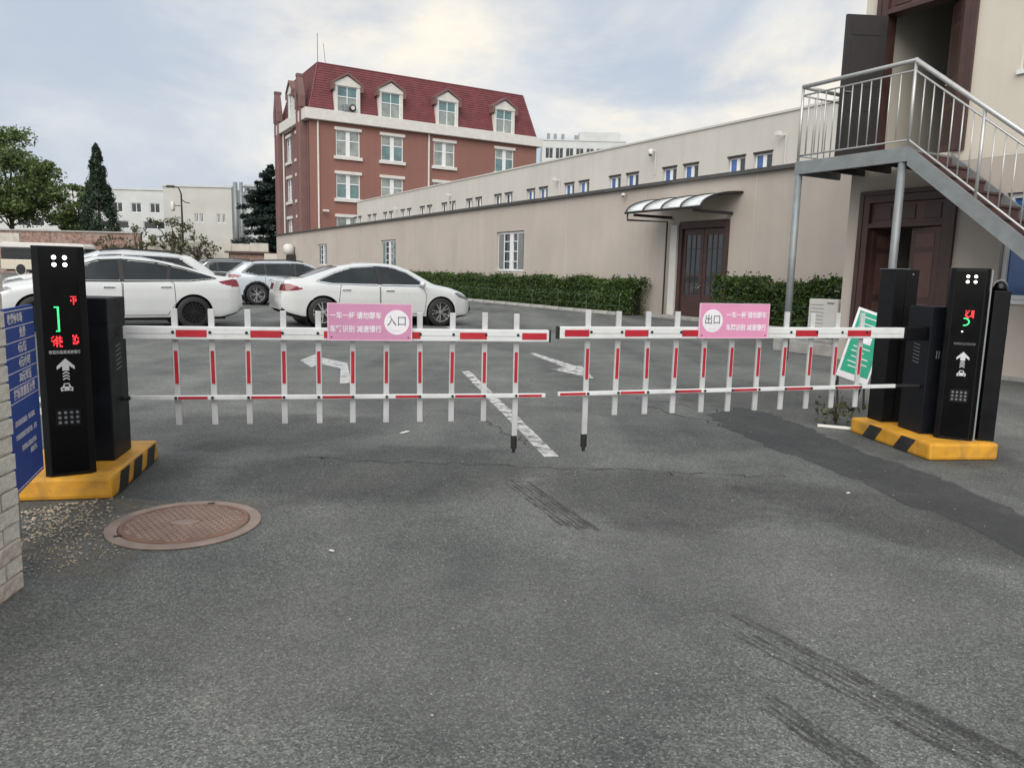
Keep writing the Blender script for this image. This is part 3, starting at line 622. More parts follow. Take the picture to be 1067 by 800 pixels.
# ---------------------------------------------------------------- white buildings on the left
wb = block('white_block', 'long white two storey building behind the conifer', -92, -53.5, 128, 12, 13.6, 'farwhite', [(8.5+i*3.1, 10.2+i*3.1, 9.9, 11.5) for i in range(9)]+[(8+i*7, 12.6+i*7, 7.2, 8.5) for i in range(4)]+[(23.2, 24.1, 12.3, 13.0)])
wb.rotation_euler = (0, 0, R(2))
wc = block('white_block', 'blank cream gable building beside the steel stair tower', -55.3, -44.6, 120, 11, 13.4, 'farcream', [(4.8, 5.4, 8.0, 9.4), (5.6, 6.2, 8.0, 9.4), (8.3, 8.9, 8.0, 9.4), (9.1, 9.7, 8.0, 9.4)])
st = thing('pipe_tower', 'galvanised pipe and brace tower beside the cream gable', 'tower', (-43.6, 119, 0), 0)
for x, r_ in ((.0, .35), (.9, .28), (7, .25)): MB().tube([(x, 0, 0), (x, 0, 14.2)], r_, 8).build('pipe', 'galv', st, True)
for a, b_ in (((.9, 12.5), (7, 8.5)), ((.9, 6.5), (7, 2.5)), ((.9, 8.5), (7, 8.2)), ((.9, 13.6), (7, 13.4))): MB().tube([(a[0], 0, a[1]), (b_[0], 0, b_[1])], .2, 6).build('brace', 'galv', st)
box('panel', 'farwhite', st, 1.2, .6, 0, 9.5, 1, 14.0)
lw = thing('old_brick_wall', 'weathered red brick boundary wall behind the parked cars at left', 'wall', (-75, 84, 0), 0)
box('brickwork', 'oldbrick', lw, 0, 0, 0, 33.6, .4, 4.62); box('coping', 'concrete', lw, -.1, -.12, 4.622, 33.7, .52, 4.78); 
box('plaster_patch', 'oldplaster', lw, 8, -.05, 3.0, 20.2, -.004, 4.35)
lw2 = thing('pale_boundary_wall', 'stained pale boundary wall between brick wall and cedar', 'wall', (-41.2, 83, 0), R(3)); 
for k in range(7): box('panel', 'oldplaster', lw2, k*2.0, 0, 0, k*2.0+1.98, .3, 3.9-(k % 3)*.06, .02)
sh = thing('garden_shed', 'low brown shed in front of the cedar', 'shed', (-30.2, 80, 0), 0); box('wall', 'oldbrick', sh, 0, 0, 0, 4.2, 3, 2.7); box('roof', 'wood', sh, -.3, -.4, 2.703, 4.5, 3.2, 2.9); box('door', 'wood', sh, 1.2, -.05, 0, 2.2, -.003, 2.1)
lw3 = thing('low_grey_wall', 'low grey wall between the shed and the beige building', 'wall', (-25.8, 78, 0), 0); 
for k in range(3): box('panel', 'oldplaster', lw3, k*1.4, 0, 0, k*1.4+1.38, .3, 2.7, .02)
# ---------------------------------------------------------------- stair building on the right
NS = 11.13; SC = 8.14
sb = thing('stair_building', 'cream two storey building with dark red doors behind the steel stair', 'building', wf(SC, NS), AW)
def ux(s): return SC-s
loD = (ux(7.84), ux(6.42), 0, 2.66); upD = (ux(7.84), ux(6.42), 3.2, 6.0)
holewall('lower_wall', 'plaster', sb, 0, 13, 0, 3.05, [loD, (ux(5.70), ux(3.9), 1.1, 2.55)], 0, .28)
holewall('upper_wall', 'cream', sb, 0, 13, 3.054, 8.2, [upD, (ux(5.72), ux(4.2), 4.15, 5.9)], .004, .28)
box('side_wall', 'plaster', sb, .002, .284, 0, .28, 8, 3.05); box('side_wall', 'cream', sb, .002, .288, 3.054, .28, 8, 8.2); box('roof', 'concrete', sb, 0, 0, 8.204, 13, 8, 8.4)
box('floor_slab', 'interior', sb, .29, .29, 2.9, 12.8, 8, 3.15)
box('skirting', 'concrete', sb, ux(6.40), -.03, .002, 13, -.002, .06)
window(sb, ux(5.70)+.01, ux(3.9)-.01, 1.11, 2.54, .06, 2, 1, .06, ('glass_blue',), depth=.08, sill=(.04, .06, .10, 'pvc'))
window(sb, ux(5.72)+.01, ux(4.2)-.01, 4.16, 5.89, .06, 2, 1, .06, ('glass_blue',), depth=.08, sill=(.04, .06, .10, 'pvc'))
# inner rooms
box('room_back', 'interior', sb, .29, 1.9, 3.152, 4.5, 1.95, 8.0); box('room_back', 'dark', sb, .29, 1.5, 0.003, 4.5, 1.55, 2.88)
box('room_side', 'interior', sb, ux(6.2), .29, 3.152, ux(6.15), 1.89, 8.0)
def frame(a, b_, z0, z1, tz):
    m_ = MB(); y0, y1 = -.05, .2
    m_.box(a+.004, y0, z0+.003, a+.11, y1, z1-.004); m_.box(b_-.11, y0, z0+.003, b_-.004, y1, z1-.004); m_.box(a+.11, y0, z1-.12, b_-.11, y1, z1-.004); m_.box(a+.11, y0, tz, b_-.11, y1, tz+.07)
    fr = m_.build('door_frame', 'wood', sb, bevel=.008)
    tr = MB().box(a+.112, .02, tz+.072, b_-.112, .07, z1-.122).build('transom', 'woodlt', fr)
    wd_ = (b_-a-.224)
    for k in range(3):
        x = a+.112+wd_*(k+.18)/3; box('transom_panel', 'wood', fr, x, .005, tz+.12, x+wd_*.22, .018, z1-.17, .004)
    o = MB(); o.box(a-.07, -.06, z0+.003, a+.002, -.006, z1+.07); o.box(b_-.002, -.06, z0+.003, b_+.07, -.006, z1+.07); o.box(a+.004, -.06, z1, b_-.004, -.006, z1+.07); o.build('architrave', 'wood', fr)
frame(loD[0], loD[1], 0, 2.66, 2.15); frame(upD[0], upD[1], 3.2, 6.0, 5.38)
def leaf(name, wd_, h, m_, pm):
    b = MB().box(0, -.025, 0, wd_, .025, h).build(name, m_, sb, bevel=.004)
    for z0, z1 in ((.12, .62), (.72, .98), (1.08, h-.38), (h-.30, h-.10)):
        for y in (-.031, .026): box('door_panel', pm, b, .1, y, z0, wd_-.1, y+.005, z1, .002)
    for y in (-.06, .045): MB().tube([(wd_-.06, y*.4, 1.0), (wd_-.06, y, 1.0), (wd_-.16, y, 1.0)], .011, 6).build('handle', 'chrome', b)
    return b
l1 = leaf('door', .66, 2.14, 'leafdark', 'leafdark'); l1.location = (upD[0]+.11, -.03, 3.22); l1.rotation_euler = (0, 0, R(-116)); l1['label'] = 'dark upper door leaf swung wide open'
l2 = leaf('door', .5, 2.14, 'woodlt', 'wood'); l2.location = (upD[1]-.11, .0, 3.22); l2.rotation_euler = (0, 0, R(138)); l2['label'] = 'upper door leaf standing half open'
l3 = leaf('door', .55, 2.13, 'wood', 'woodlt'); l3.location = (loD[1]-.11, -.02, .01); l3.rotation_euler = (0, 0, R(166)); l3['label'] = 'lower door leaf opened slightly inward'
l4 = leaf('door', .55, 2.13, 'wood', 'woodlt'); l4.location = (loD[0]+.12, .06, .01); l4.rotation_euler = (0, 0, R(78)); l4['label'] = 'lower door leaf opened inward'
# ---------------------------------------------------------------- steel stair and landing
NL = 9.99
stx = thing('steel_stair', 'outdoor steel stair with landing and stainless railings', 'stair', wf(8.35, NL), AW)
# local: x to the right (towards the camera), y to the wall; landing x 0..1.86, y 0..1.1
LW, LD, LZ = 1.88, 1.07, 3.12
box('landing', 'galv', stx, .06, .06, LZ-.05, LW-.04, LD, LZ)
e = MB(); e.box(0, 0, LZ-.17, LW, .055, LZ+.03); e.box(0, .057, LZ-.17, .055, LD, LZ+.03); e.box(LW-.035, .057, LZ-.17, LW, LD, LZ+.005); e.build('edge_channel', 'galv', stx, bevel=.006)
for x in (.45, .9, 1.35): box('joist', 'darksteel', stx, x, .06, LZ-.15, x+.05, LD, LZ-.052)
for x, y in ((.05, .05), (LW-.10, .06)): MB().tube([(x, y, .0), (x, y, LZ-.172)], .056, 14).build('post', 'galv', stx, True); 
for x, y in ((.05, .05), (LW-.10, .06)): box('base_plate', 'galv', stx, x-.1, y-.1, .002, x+.1, y+.1, .014)
SL = .80; ang = math.atan(SL); run = LZ/SL
def fl(x): return LZ-(x-LW)*SL
for y0 in (0.0, LD-.05):
    MB().prism([(LW+.003, LZ+.03), (LW+.003, LZ-.22), (LW+run-.25, 0.003), (LW+run+.05, 0.003)], y0, y0+.045, 'y').build('stringer', 'galv', stx)
nst = 16
for k in range(1, nst):
    z = LZ-k*LZ/nst; x = LW+(k-1)*run/nst+.02
    tr = box('tread', 'stairtread', stx, x, .048, z-.03, x+run/nst+.03, LD-.052, z)
    box('riser', 'stairtread', stx, x+.004, .05, z+.002, x+.012, LD-.054, z+LZ/nst-.032)
RH = 1.16
MB().tube([(.03, LD, LZ+RH), (.03, .03, LZ+RH)], .031, 10).build('handrail', 'steel', stx, True)
MB().tube([(.03, .03, LZ+RH), (LW-.02, .03, LZ+RH), (LW+run, .03, RH+.02)], .033, 10).build('handrail', 'steel', stx, True)
MB().tube([(.03, .03, LZ+RH-.13), (LW-.02, .03, LZ+RH-.13), (LW+run, .03, RH-.11)], .014, 8).build('upper_rail', 'steel', stx, True)
MB().tube([(.03, .03, LZ+.12), (LW-.02, .03, LZ+.12), (LW+run, .03, .14)], .014, 8).build('lower_rail', 'steel', stx, True)
for z in (LZ+.12, LZ+RH-.13): MB().tube([(.03, LD, z), (.03, .03, z)], .014, 8).build('side_rail', 'steel', stx, True)
pm_ = MB().tube([(0, 0, 0), (0, 0, RH)], .022, 10).build('rail_post', 'steel', stx, True); pm_.location = (.03, .03, LZ+.03)
for x in (LW-.02,): inst(pm_, stx, loc=(x, .03, LZ+.03))
inst(pm_, stx, loc=(.03, LD-.02, LZ+.03))
for k in range(1, 5):
    x = LW-.02+k*.98
    if x < LW+run: inst(pm_, stx, loc=(x, .03, fl(x)+.01))
bm_ = MB().tube([(0, 0, .12), (0, 0, RH-.13)], .0095, 7).build('baluster', 'steel', stx, True); bm_.location = (.16, .03, LZ)
k = 1
x = .16+.15
while x < LW-.08: inst(bm_, stx, loc=(x, .03, LZ)); x += .15
x = LW+.13
while x < LW+run-.1:
    if min(abs(x-(LW-.02+j*.98)) for j in range(1, 5)) > .05: inst(bm_, stx, loc=(x, .03, fl(x)))
    x += .14
for k in range(6): inst(bm_, stx, loc=(.03, .18+k*.15, LZ))
# ---------------------------------------------------------------- outdoor unit on its plinth
acu = thing('outdoor_unit', 'white air conditioner outdoor unit beside the stair building corner', 'air conditioner', wf(8.80, 11.45), AW)
box('casing', 'white', acu, -.22, 0, .34, .38, .33, .98, .02)
g = MB(); 
for k in range(9): g.box(.3835, .04, .40+k*.06, .390, .29, .43+k*.06)
g.build('side_grille', 'galv', acu)
for k in range(8): box('louvre', 'galv', acu, -.18, -.006, .42+k*.065, .10, -.001, .428+k*.065)
box('badge', 'galv', acu, .16, -.004, .9, .3, -.001, .93)
for x in (-.15, .24): box('foot', 'galv', acu, x, .02, .285, x+.06, .31, .34)
pl = thing('plinth', 'low pale concrete plinth under the outdoor unit', 'plinth', wf(8.80, 11.45), AW); box('slab', 'concrete', pl, -.75, -.25, .002, .75, .45, .22, .02); box('slab', 'concrete', pl, -.35, -.1, .222, .40, .4, .283, .01)
tag(MB().tube([(0, 0, .012), (.42, -.2, .016)], .02, 4).build('white_stick', 'white'), 'short white stick lying on the ground beside the right island', 'stick').location = (2.75, 6.6, 0)
# ---------------------------------------------------------------- gate equipment
def island(name, loc, rot, wd_, ln, side, label):
    t = thing(name, label, 'island', loc, rot); c = .06
    pts = [(0, 0), (wd_, 0), (wd_, ln), (0, ln)]
    MB().prism(pts, .002, .13, 'z').build('block', 'yellow', t, bevel=.022)
    x = wd_+.0015 if side > 0 else -.0015
    d = .0025*side
    st_ = [(.10, .20), (.36, .20), (.64, .20)] if side > 0 else [(.26, .21), (.68, .21)]
    for a, w_ in st_:
        sk = -.10 if side < 0 else .05
        MB().prism([(a, .006), (a+w_*.8, .006), (a+w_*.8+sk, .122), (a+sk, .122)], x, x+d, 'x').build('stripe', 'blackpaint', t)
    return t
island('traffic_island', (-2.83, 3.915, 0), R(10.8), .63, .93, 1, 'yellow painted island with black stripes under the left terminal')
island('traffic_island', (3.10, 5.42, 0), R(7), .56, 1.04, -1, 'yellow painted island with black diagonal stripes under the right cabinets')
def led(parent, glyph, x, z, s, m, y, name='led_character', slant=0):
    b = MB(); hgt = len(glyph)
    for r_, row in enumerate(glyph):
        for c_, ch in enumerate(row):
            if ch == '#':
                xx = x+c_*s; zz = z-r_*s; b.box(xx, y, zz, xx+s*.86, y+.0012, zz+s*.86)
    return b.build(name, m, parent, fix=False)
GF = ['#####', '..#..', '..###', '#.#.#', '#.###', '..#..', '..#..', '..#..']
GZ = ['.#.#.#.', '#..####', '..##.#.', '#######', '.#.#.##', '..###..', '.#.#.#.', '...#.##']
GB = ['#.#.', '###.', '.#.#', '##..', '.#.#', '#.##', '###.']
GR = ['#.#.##', '.#..##', '##..##', '#...##', '##.###', '.##..#']
def terminal(name, loc, rot, h, wd_, dp, label, right):
    t = thing(name, label, 'terminal', loc, rot); x0, x1 = -wd_/2, wd_/2; ch = .028
    prof = [(x0, dp), (x0, ch), (x0+ch, 0), (x1-ch, 0), (x1, ch), (x1, dp)]
    MB().prism(prof, 0, h, 'z').build('cabinet', 'blackbox', t, bevel=.003)
    f0, f1 = x0+ch+.006, x1-ch-.006; yf = -.0045
    MB().box(f0, yf, .02, f1, -.0006, h-.02).build('front_panel', 'acrylic', t, bevel=.0012)
    y = yf-.0015; s = h/1.255; xc = .004
    for dx_ in (-.024, .026):
        for dz in (.060, .098):
            MB().lathe([(.0105, 0), (.011, .002), (.009, .004)], 14, (xc+dx_, yf-.0005, (1.255-dz)*s), 'y').build('lamp', 'ledwhite', t)
    if not right:
        led(t, GF, .045, .985*s, .0058, 'ledred', y); led(t, GZ, -.055, .770*s, .0075, 'ledred', y); led(t, GB, .045, .775*s, .0075, 'ledred', y)
        b = MB(); b.box(-.020, y, .80, -.011, y+.001, .935); b.box(-.034, y, .928, -.0205, y+.001, .935); b.box(-.030, y, .80, -.0205, y+.001, .807); b.build('led_digit', 'ledgreen', t, fix=False)
        tz = .688
    else:
        led(t, GR, -.012, .945*s, .0095, 'ledred', y)
        b = MB(); pr = [(-.012+.034*math.cos(a), .80*s+.072+.030*math.sin(a)) for a in [R(-105+i*15) for i in range(15)]]
        for i in range(14):
            (a1, b1), (a2, b2) = pr[i], pr[i+1]; k_ = .72; cx, cz = -.012, .80*s+.072
            b.quad((a1, y, b1), (a2, y, b2), (cx+(a2-cx)*k_, y, cz+(b2-cz)*k_), (cx+(a1-cx)*k_, y, cz+(b1-cz)*k_))
        b.build('led_digit', 'ledgreen', t, fix=False)
        MB().lathe([(.005, 0), (.004, .002)], 8, (-.02, y, .80*s), 'y').build('lamp', 'ledwhite', t); tz = .71*s
    text('lettering', '车牌自动识别系统' if right else '欢迎光临请减速慢行', .021, 'printdim' if right else 'print', t, xc, y, tz, sx=.78 if not right else .85)
    # up arrow with chevrons, small car, keypad
    a = MB(); az = .60*s
    a.prism([(xc, az+.055), (xc+.042, az+.012), (xc+.042, az-.006), (xc+.016, az+.014), (xc+.016, az-.012), (xc-.016, az-.012), (xc-.016, az+.014), (xc-.042, az-.006), (xc-.042, az+.012)], y, y+.001, 'y').build('arrow', 'print', t)
    for k in range(3):
        z = az-.026-k*.016; MB().prism([(xc, z+.010), (xc+.016, z), (xc+.016, z-.007), (xc, z+.003), (xc-.016, z-.007), (xc-.016, z)], y, y+.001, 'y').build('chevron', 'print', t)
    cz = .475*s; c = MB(); c.prism([(xc-.028, cz), (xc-.030, cz+.020), (xc-.019, cz+.026), (xc-.013, cz+.044), (xc+.013, cz+.044), (xc+.019, cz+.026), (xc+.030, cz+.020), (xc+.028, cz)], y, y+.001, 'y'); ic = c.build('car_symbol', 'print', t)
    c = MB(); c.prism([(xc-.012, cz+.027), (xc-.008, cz+.039), (xc+.008, cz+.039), (xc+.012, cz+.027)], y-.0008, y, 'y'); c.box(xc-.023, y-.0008, cz+.010, xc-.011, y, cz+.017); c.box(xc+.011, y-.0008, cz+.010, xc+.023, y, cz+.017); c.box(xc-.021, y-.0008, cz-.0005, xc+.021, y, cz+.003); c.build('car_symbol_gaps', 'acrylic', ic)
    kz = .33*s; kp = MB().box(xc-.060, y-.001, kz-.048, xc+.060, yf-.0002, kz+.048).build('speaker_grille', 'blackbox', t, bevel=.001)
    for i in range(4):
        for j in range(3): MB().lathe([(.0085, 0), (.0085, -.0012)], 8, (xc-.042+i*.028, y-.0012, kz-.027+j*.027), 'y').build('grille_hole', 'printdim', kp)
    if right: box('edge_strip', 'galv', t, x1+.002, .01, .0, x1+.012, .022, h-.01)
    return t
terminal('entry_terminal', (-2.435, 4.035, .13), R(31), 1.255, .245, .17, 'black entry terminal with white lamps and green bar digit at left', False)
terminal('exit_terminal', (3.365, 5.585, .13), R(-24), 1.29, .255, .17, 'black exit terminal with white lamps and green curved digit at right', True)
def gate(name, label, hloc, hrot, hw, hd, hh, A, B, zb, zr, nsl, s_first, sgn, boardr, red, redlow, foot_i, foot_z, slz, pitch=.2175):
    """A = pivot end of the boom, B = tip"""
    t = thing(name, label, 'barrier gate', hloc, hrot)
    Mi = (Matrix.Translation(hloc) @ Matrix.Rotation(hrot, 4, 'Z')).inverted()
    hs = MB().box(0, 0, 0, hw, hd, hh).build('housing', 'navybox', t, bevel=.008)
    box('housing_lid', 'navybox', hs, -.004, -.004, hh*.845, hw+.004, hd+.004, hh*.848)
    xs = hw+.001 if sgn > 0 else -.001
    for k in range(6): MB().prism([(hd*.35, hh*.55+k*.028), (hd*.62, hh*.562+k*.028), (hd*.62, hh*.567+k*.028), (hd*.35, hh*.555+k*.028)], xs-.001, xs+.002, 'x').build('vent_slot', 'galv', hs)
    for k in range(5): box('vent_slot', 'galv', hs, (.25+.07*k)*hw, -.002, hh*.6, (.275+.07*k)*hw, .0005, hh*.66)
    A, B = Vector((*A, 0)), Vector((*B, 0)); d = (B-A).normalized(); ln = (B-A).length; an = math.atan2(d.y, d.x)
    T = Mi @ Matrix.Translation(A) @ Matrix.Rotation(an, 4, 'Z')
    fy = -1 if sgn > 0 else 1           # camera side in boom coordinates
    def bx(nm, m, par, x0, y0, z0, x1, y1, z1, bv=0, K=None):
        if fy > 0: y0, y1 = -y1, -y0
        return MB().box(x0, y0, z0, x1, y1, z1).build(nm, m, par, bevel=bv, T=T if K is None else T @ K)
    bo = bx('boom', 'boomwhite', t, 0, -.024, zb-.040, ln, .024, zb+.040, .006)
    bx('boom_ridge', 'slat', bo, .02, -.0262, zb-.004, ln-.02, -.0245, zb+.000)
    bx('end_cap', 'rubber', bo, ln+.001, -.026, zb-.042, ln+.012, .026, zb+.042, .003)
    bx('lower_rail', 'boomwhite', t, .02, -.012, zr-.014, ln-.01, .012, zr+.014, .004)
    if sgn < 0: bx('boom_hub', 'blackbox', t, -.215, -.03, zb-.055, -.002, .03, zb+.045, .006)
    MB().tube([(-.09 if sgn > 0 else -.22, 0, zr-.005), (.03, 0, zr)], .013, 8).build('pivot_rod', 'rubber', t, T=T)
    for a, b_ in red: bx('reflector', 'red', bo, a, -.0268, zb-.024, b_, -.0248, zb+.020)
    for a, b_ in redlow: bx('rail_reflector', 'red', t, a, -.0142, zr-.009, b_, -.0125, zr+.008)
    for k in range(nsl):
        x = s_first+k*pitch; z0 = slz[0]
        if k == foot_i: z0 = foot_z+.10
        K = Matrix.Translation((x, 0, zb)) @ Matrix.Rotation(R(random.uniform(-.45, .45)), 4, 'Y') @ Matrix.Translation((-x, 0, -zb))     # hung a little out of plumb
        sl = bx('slat', 'slat', t, x-.0185, .026, z0, x+.0185, .044, slz[1]+random.uniform(-.006, .006), .003, K)
        bx('slat_reflector', 'red', sl, x-.0105, .0235, slz[2], x+.0105, .0248, slz[3], 0, K)
        for z in (zb+.006, zr): MB().lathe([(.0095, 0), (.0095, fy*.005), (.005, fy*.007)], 8, (x-.0245*(1 if sgn > 0 else -1)*0, fy*.0255 if z > zr+.01 else fy*.0125, z), 'y').build('bolt', 'rubber', sl, T=T)
        if k == foot_i:
            ft = MB(); ft.lathe([(.022, foot_z+.03), (.022, foot_z+.12)], 10, (x, fy*-.035, 0)); ft.lathe([(.012, foot_z), (.012, foot_z+.03)], 8, (x, fy*-.035, 0)); ft.build('foot', 'rubber', t, T=T)
    return t, T, fy
# entry gate (boom opens from the left housing)
red1 = [(.245, .425), (.685, .872), (1.135, 1.30), (1.55, 1.75), (2.01, 2.19), (2.43, 2.60)]
red1 = [(a+.06, b_+.06) for a, b_ in red1]
low1 = [(.30, .475), (.738, .927), (1.18, 1.38), (1.65, 1.81), (2.045, 2.245), (2.478, 2.64)]
A1, B1 = (-2.39, 4.584), (.240, 5.086)
g1, T1, f1 = gate('entry_barrier', 'red and white fence boom from the left housing across the entry lane', (-2.70, 4.305, .13), R(11), .335, .33, .97, A1, B1, .885, .476, 11, .287, 1, None, red1, low1, 10, .07, (.295, 1.03, .56, .77))
# exit gate: pivot at the right
B2, A2 = (.300, 4.952), (2.99, 5.765)
ln2 = math.hypot(A2[0]-B2[0], A2[1]-B2[1])
red2 = [(ln2-b_, ln2-a) for a, b_ in ((.035, .208), (.469, .644), (.902, 1.06), (1.33, 1.52), (1.83, 2.022), (2.286, 2.497))]
low2 = [(ln2-b_, ln2-a) for a, b_ in ((.02, .205), (.463, .644), (.879, 1.088), (1.339, 1.546), (1.792, 2.027), (2.242, 2.471))]
sf = ln2-.222-10*.2238
g2, T2, f2 = gate('exit_barrier', 'red and white fence boom from the right housing across the exit lane', (3.205, 5.765, .13), R(4), .27, .30, .995, A2, B2, .920, .508, 11, sf, -1, None, red2, low2, 10, .10, (.345, 1.065, .60, .81), .2238)
# tall cabinet and camera column on the right island
tb = thing('tall_cabinet', 'tall plain dark grey cabinet behind the exit barrier housing', 'cabinet', (3.13, 6.23, .13), R(8)); box('cabinet', 'blackbox', tb, 0, 0, 0, .215, .20, 1.28, .006); box('top_plate', 'galv', tb, -.006, -.006, 1.2805, .12, .206, 1.285); MB().lathe([(.008, 0), (.006, -.003)], 10, (.16, -.001, 1.24), 'y').build('screw', 'galv', tb); box('seam', 'acrylic', tb, .10, -.002, .02, .103, .0005, 1.26)
cc = thing('camera_column', 'narrow black column with dome on top beside the exit terminal', 'column', (3.605, 5.61, .13), R(-8)); box('column', 'blackbox', cc, -.058, -.05, 0, .058, .07, 1.13, .006); MB().lathe([(.052, 1.1305), (.052, 1.15), (.046, 1.175), (.03, 1.195), (.008, 1.203)], 18, (0, .01, 0)).build('dome', 'acrylic', cc, True); MB().tube([(.05*math.cos(a), .005, 1.15+.056*math.sin(a)) for a in [PI*i/10 for i in range(11)]], .005, 6).build('dome_shield', 'galv', cc, True); box('lock', 'darksteel', cc, .059, -.02, .80, .072, .02, .84)
for z in (.2, .55): box('hinge', 'darksteel', cc, .0585, .0, z, .066, .03, z+.05)
box('door_strip', 'steel', g2, .17, -.004, .30, .175, -.0005, .80); box('door_lock', 'printdim', g2, .165, -.004, .80, .19, -.0005, .83)
# pink boards on the booms
def board(name, T_, g_, fy, x0, x1, z0, z1, circ, big, l1_, l2_, label, m_, side):
    mw_ = Matrix.Translation(g_.location) @ Matrix.Rotation(g_.rotation_euler.z, 4, 'Z') @ T_
    ctr = mw_ @ Vector(((x0+x1)/2, fy*.030, z0)); d = mw_.to_3x3() @ Vector((1, 0, 0))
    an = math.atan2(d.y, d.x)
    if fy > 0: an += PI
    t = thing(name, label, 'sign', ctr, an); wd_, h = x1-x0, z1-z0
    MB().box(-wd_/2, -.008, 0, wd_/2, -.001, h).build('panel', m_, t, bevel=.003)
    e = MB(); k = .006
    for a in ((-wd_/2, 0, wd_/2, k), (-wd_/2, h-k, wd_/2, h), (-wd_/2, k, -wd_/2+k, h-k), (wd_/2-k, k, wd_/2, h-k)): e.box(a[0], -.0092, a[1], a[2], -.0005, a[3])
    e.build('border', 'pinkedge', t)
    cx = wd_*.315*side; MB().lathe([(.080, -.0082), (.080, -.0090)], 40, (cx, 0, h*.50), 'y').build('disc', 'printwhite', t)
    text('lettering', big, .072, 'printgrey', t, cx, -.0098, h*.52, sx=.9)
    box('underline', 'pinkedge', t, cx-.025, -.0096, h*.27, cx+.025, -.0091, h*.285)
    tx = -wd_*.17*side
    text('lettering', l1_, .047, 'printwhite', t, tx, -.0088, h*.66, sx=.84, bold=.0009); text('lettering', l2_, .047, 'printwhite', t, tx, -.0088, h*.30, sx=.84, bold=.0009)
    for x in (-wd_/2+.025, wd_/2-.025):
        for z in (.022,): MB().lathe([(.005, 0), (.004, -.003)], 8, (x, -.0085, z), 'y').build('screw', 'rubber', t)
board('sign_board', T1, g1, f1, 1.218, 1.755, .847, 1.087, 0, '入口', '一车一杆 请勿跟车', '车辆识别 减速慢行', 'pink sign board with entry characters on the left boom', 'pink2', 1)
board('sign_board', T2, g2, f2, ln2-1.585, ln2-1.023, .883, 1.128, 0, '出口', '一车一杆 请勿跟车', '车牌识别 减速慢行', 'pink sign board with exit characters on the right boom', 'pink', -1)
# ---------------------------------------------------------------- green board leaning by the door
gb = thing('green_board', 'green and white folding board leaning against the dark cabinet', 'sign', (3.40, 7.45, .32), R(-4)); gb.scale = (.86, .9, .92)
TG = Matrix.Rotation(R(17), 4, 'Y') @ Matrix.Rotation(R(-6), 4, 'X')
box('board', 'printwhite', gb, -.19, -.012, 0, .19, .0, .78, .004, T=TG); box('face', 'green', gb, -.165, -.0145, .07, .165, -.0125, .75, T=TG)
for i, (z, a, b_) in enumerate(((.69, -.10, .12), (.62, -.13, .05), (.57, -.13, .12), (.36, -.11, .09), (.31, -.12, .03), (.25, -.10, .10), (.19, -.12, .11), (.14, -.10, .04))): box('print_line', 'printwhite', gb, a, -.0165, z, b_, -.0148, z+.011, T=TG)
box('print_patch', 'printwhite', gb, -.06, -.0165, .42, .07, -.0148, .50, T=TG)
MB().lathe([(.075, 0), (.075, -.006)], 20, (.10, -.006, .78), 'y').build('round_top', 'printwhite', gb, T=TG); MB().lathe([(.035, 0), (.035, -.003)], 20, (.10, -.0125, .79), 'y').build('round_print', 'pink', gb, T=TG)
for x in (-.15, .15): MB().tube([(x, .02, .0), (x, .22, -.31)], .012, 6).build('leg', 'darksteel', gb)
for x in (-.15, .15): MB().tube([(x, .01, .05), (x+.02, .0, -.315)], .012, 6).build('leg', 'darksteel', gb)
# ---------------------------------------------------------------- blue tariff sign
bs = thing('tariff_sign', 'blue tariff sign with white rows of lettering behind the brick wall', 'sign', (-2.455, 3.83, 0), R(-70))
# local: face towards -y, x from the far edge (0) to the near edge; text reads left (near) to right (far) -> face -Y with x reversed
BW = .78
bs.rotation_euler = (0, 0, math.atan2(.94, -.34)); bs.location = (-2.455+.34*BW, 3.83-.94*BW, 0)
MB().box(0, 0, .225, BW, .018, 1.085).build('panel', 'signblue', bs, bevel=.002)
for a in ((.012, .237, BW-.012, .242), (.012, 1.068, BW-.012, 1.073)): box('ruled_line', 'printwhite', bs, a[0], -.0012, a[1], a[2], -.0003, a[3])
for z in (.995, .925, .855, .785, .715, .645): box('ruled_line', 'printwhite', bs, .012, -.0012, z, BW-.012, -.0003, z+.004)
rows = [(1.032, '收费停车场　　　', .050), (.960, '　免费　　', .054), (.890, '4元/辆　　', .054), (.820, '4元/小时　', .054), (.750, '30元封顶　', .054), (.680, '按标准重新计费', .054)]
for z, s_, sz in rows: text('lettering', s_, sz, 'printwhite', bs, BW-.07, -.0012, z, 'RIGHT', sx=1.0, bold=.0010)
for z, s_ in ((.545, '进出请自觉减速，听从指挥。'), (.480, '车辆请按规定位置停放，注意'), (.415, '贵重物品请随身携带。'), (.375, '谢谢合作。')): text('small_lettering', s_, .030, 'printwhite', bs, BW-.09, -.0012, z, 'RIGHT', sx=.95)
for x in (.08, .36): box('leg', 'galv', bs, x-.015, .0185, .0, x+.015, .04, 1.0)
# ---------------------------------------------------------------- whitewashed brick pier at the left edge
bp = thing('brick_pier', 'whitewashed brick wall end at the left edge', 'wall', (-1.945, 2.86, 0), R(6))
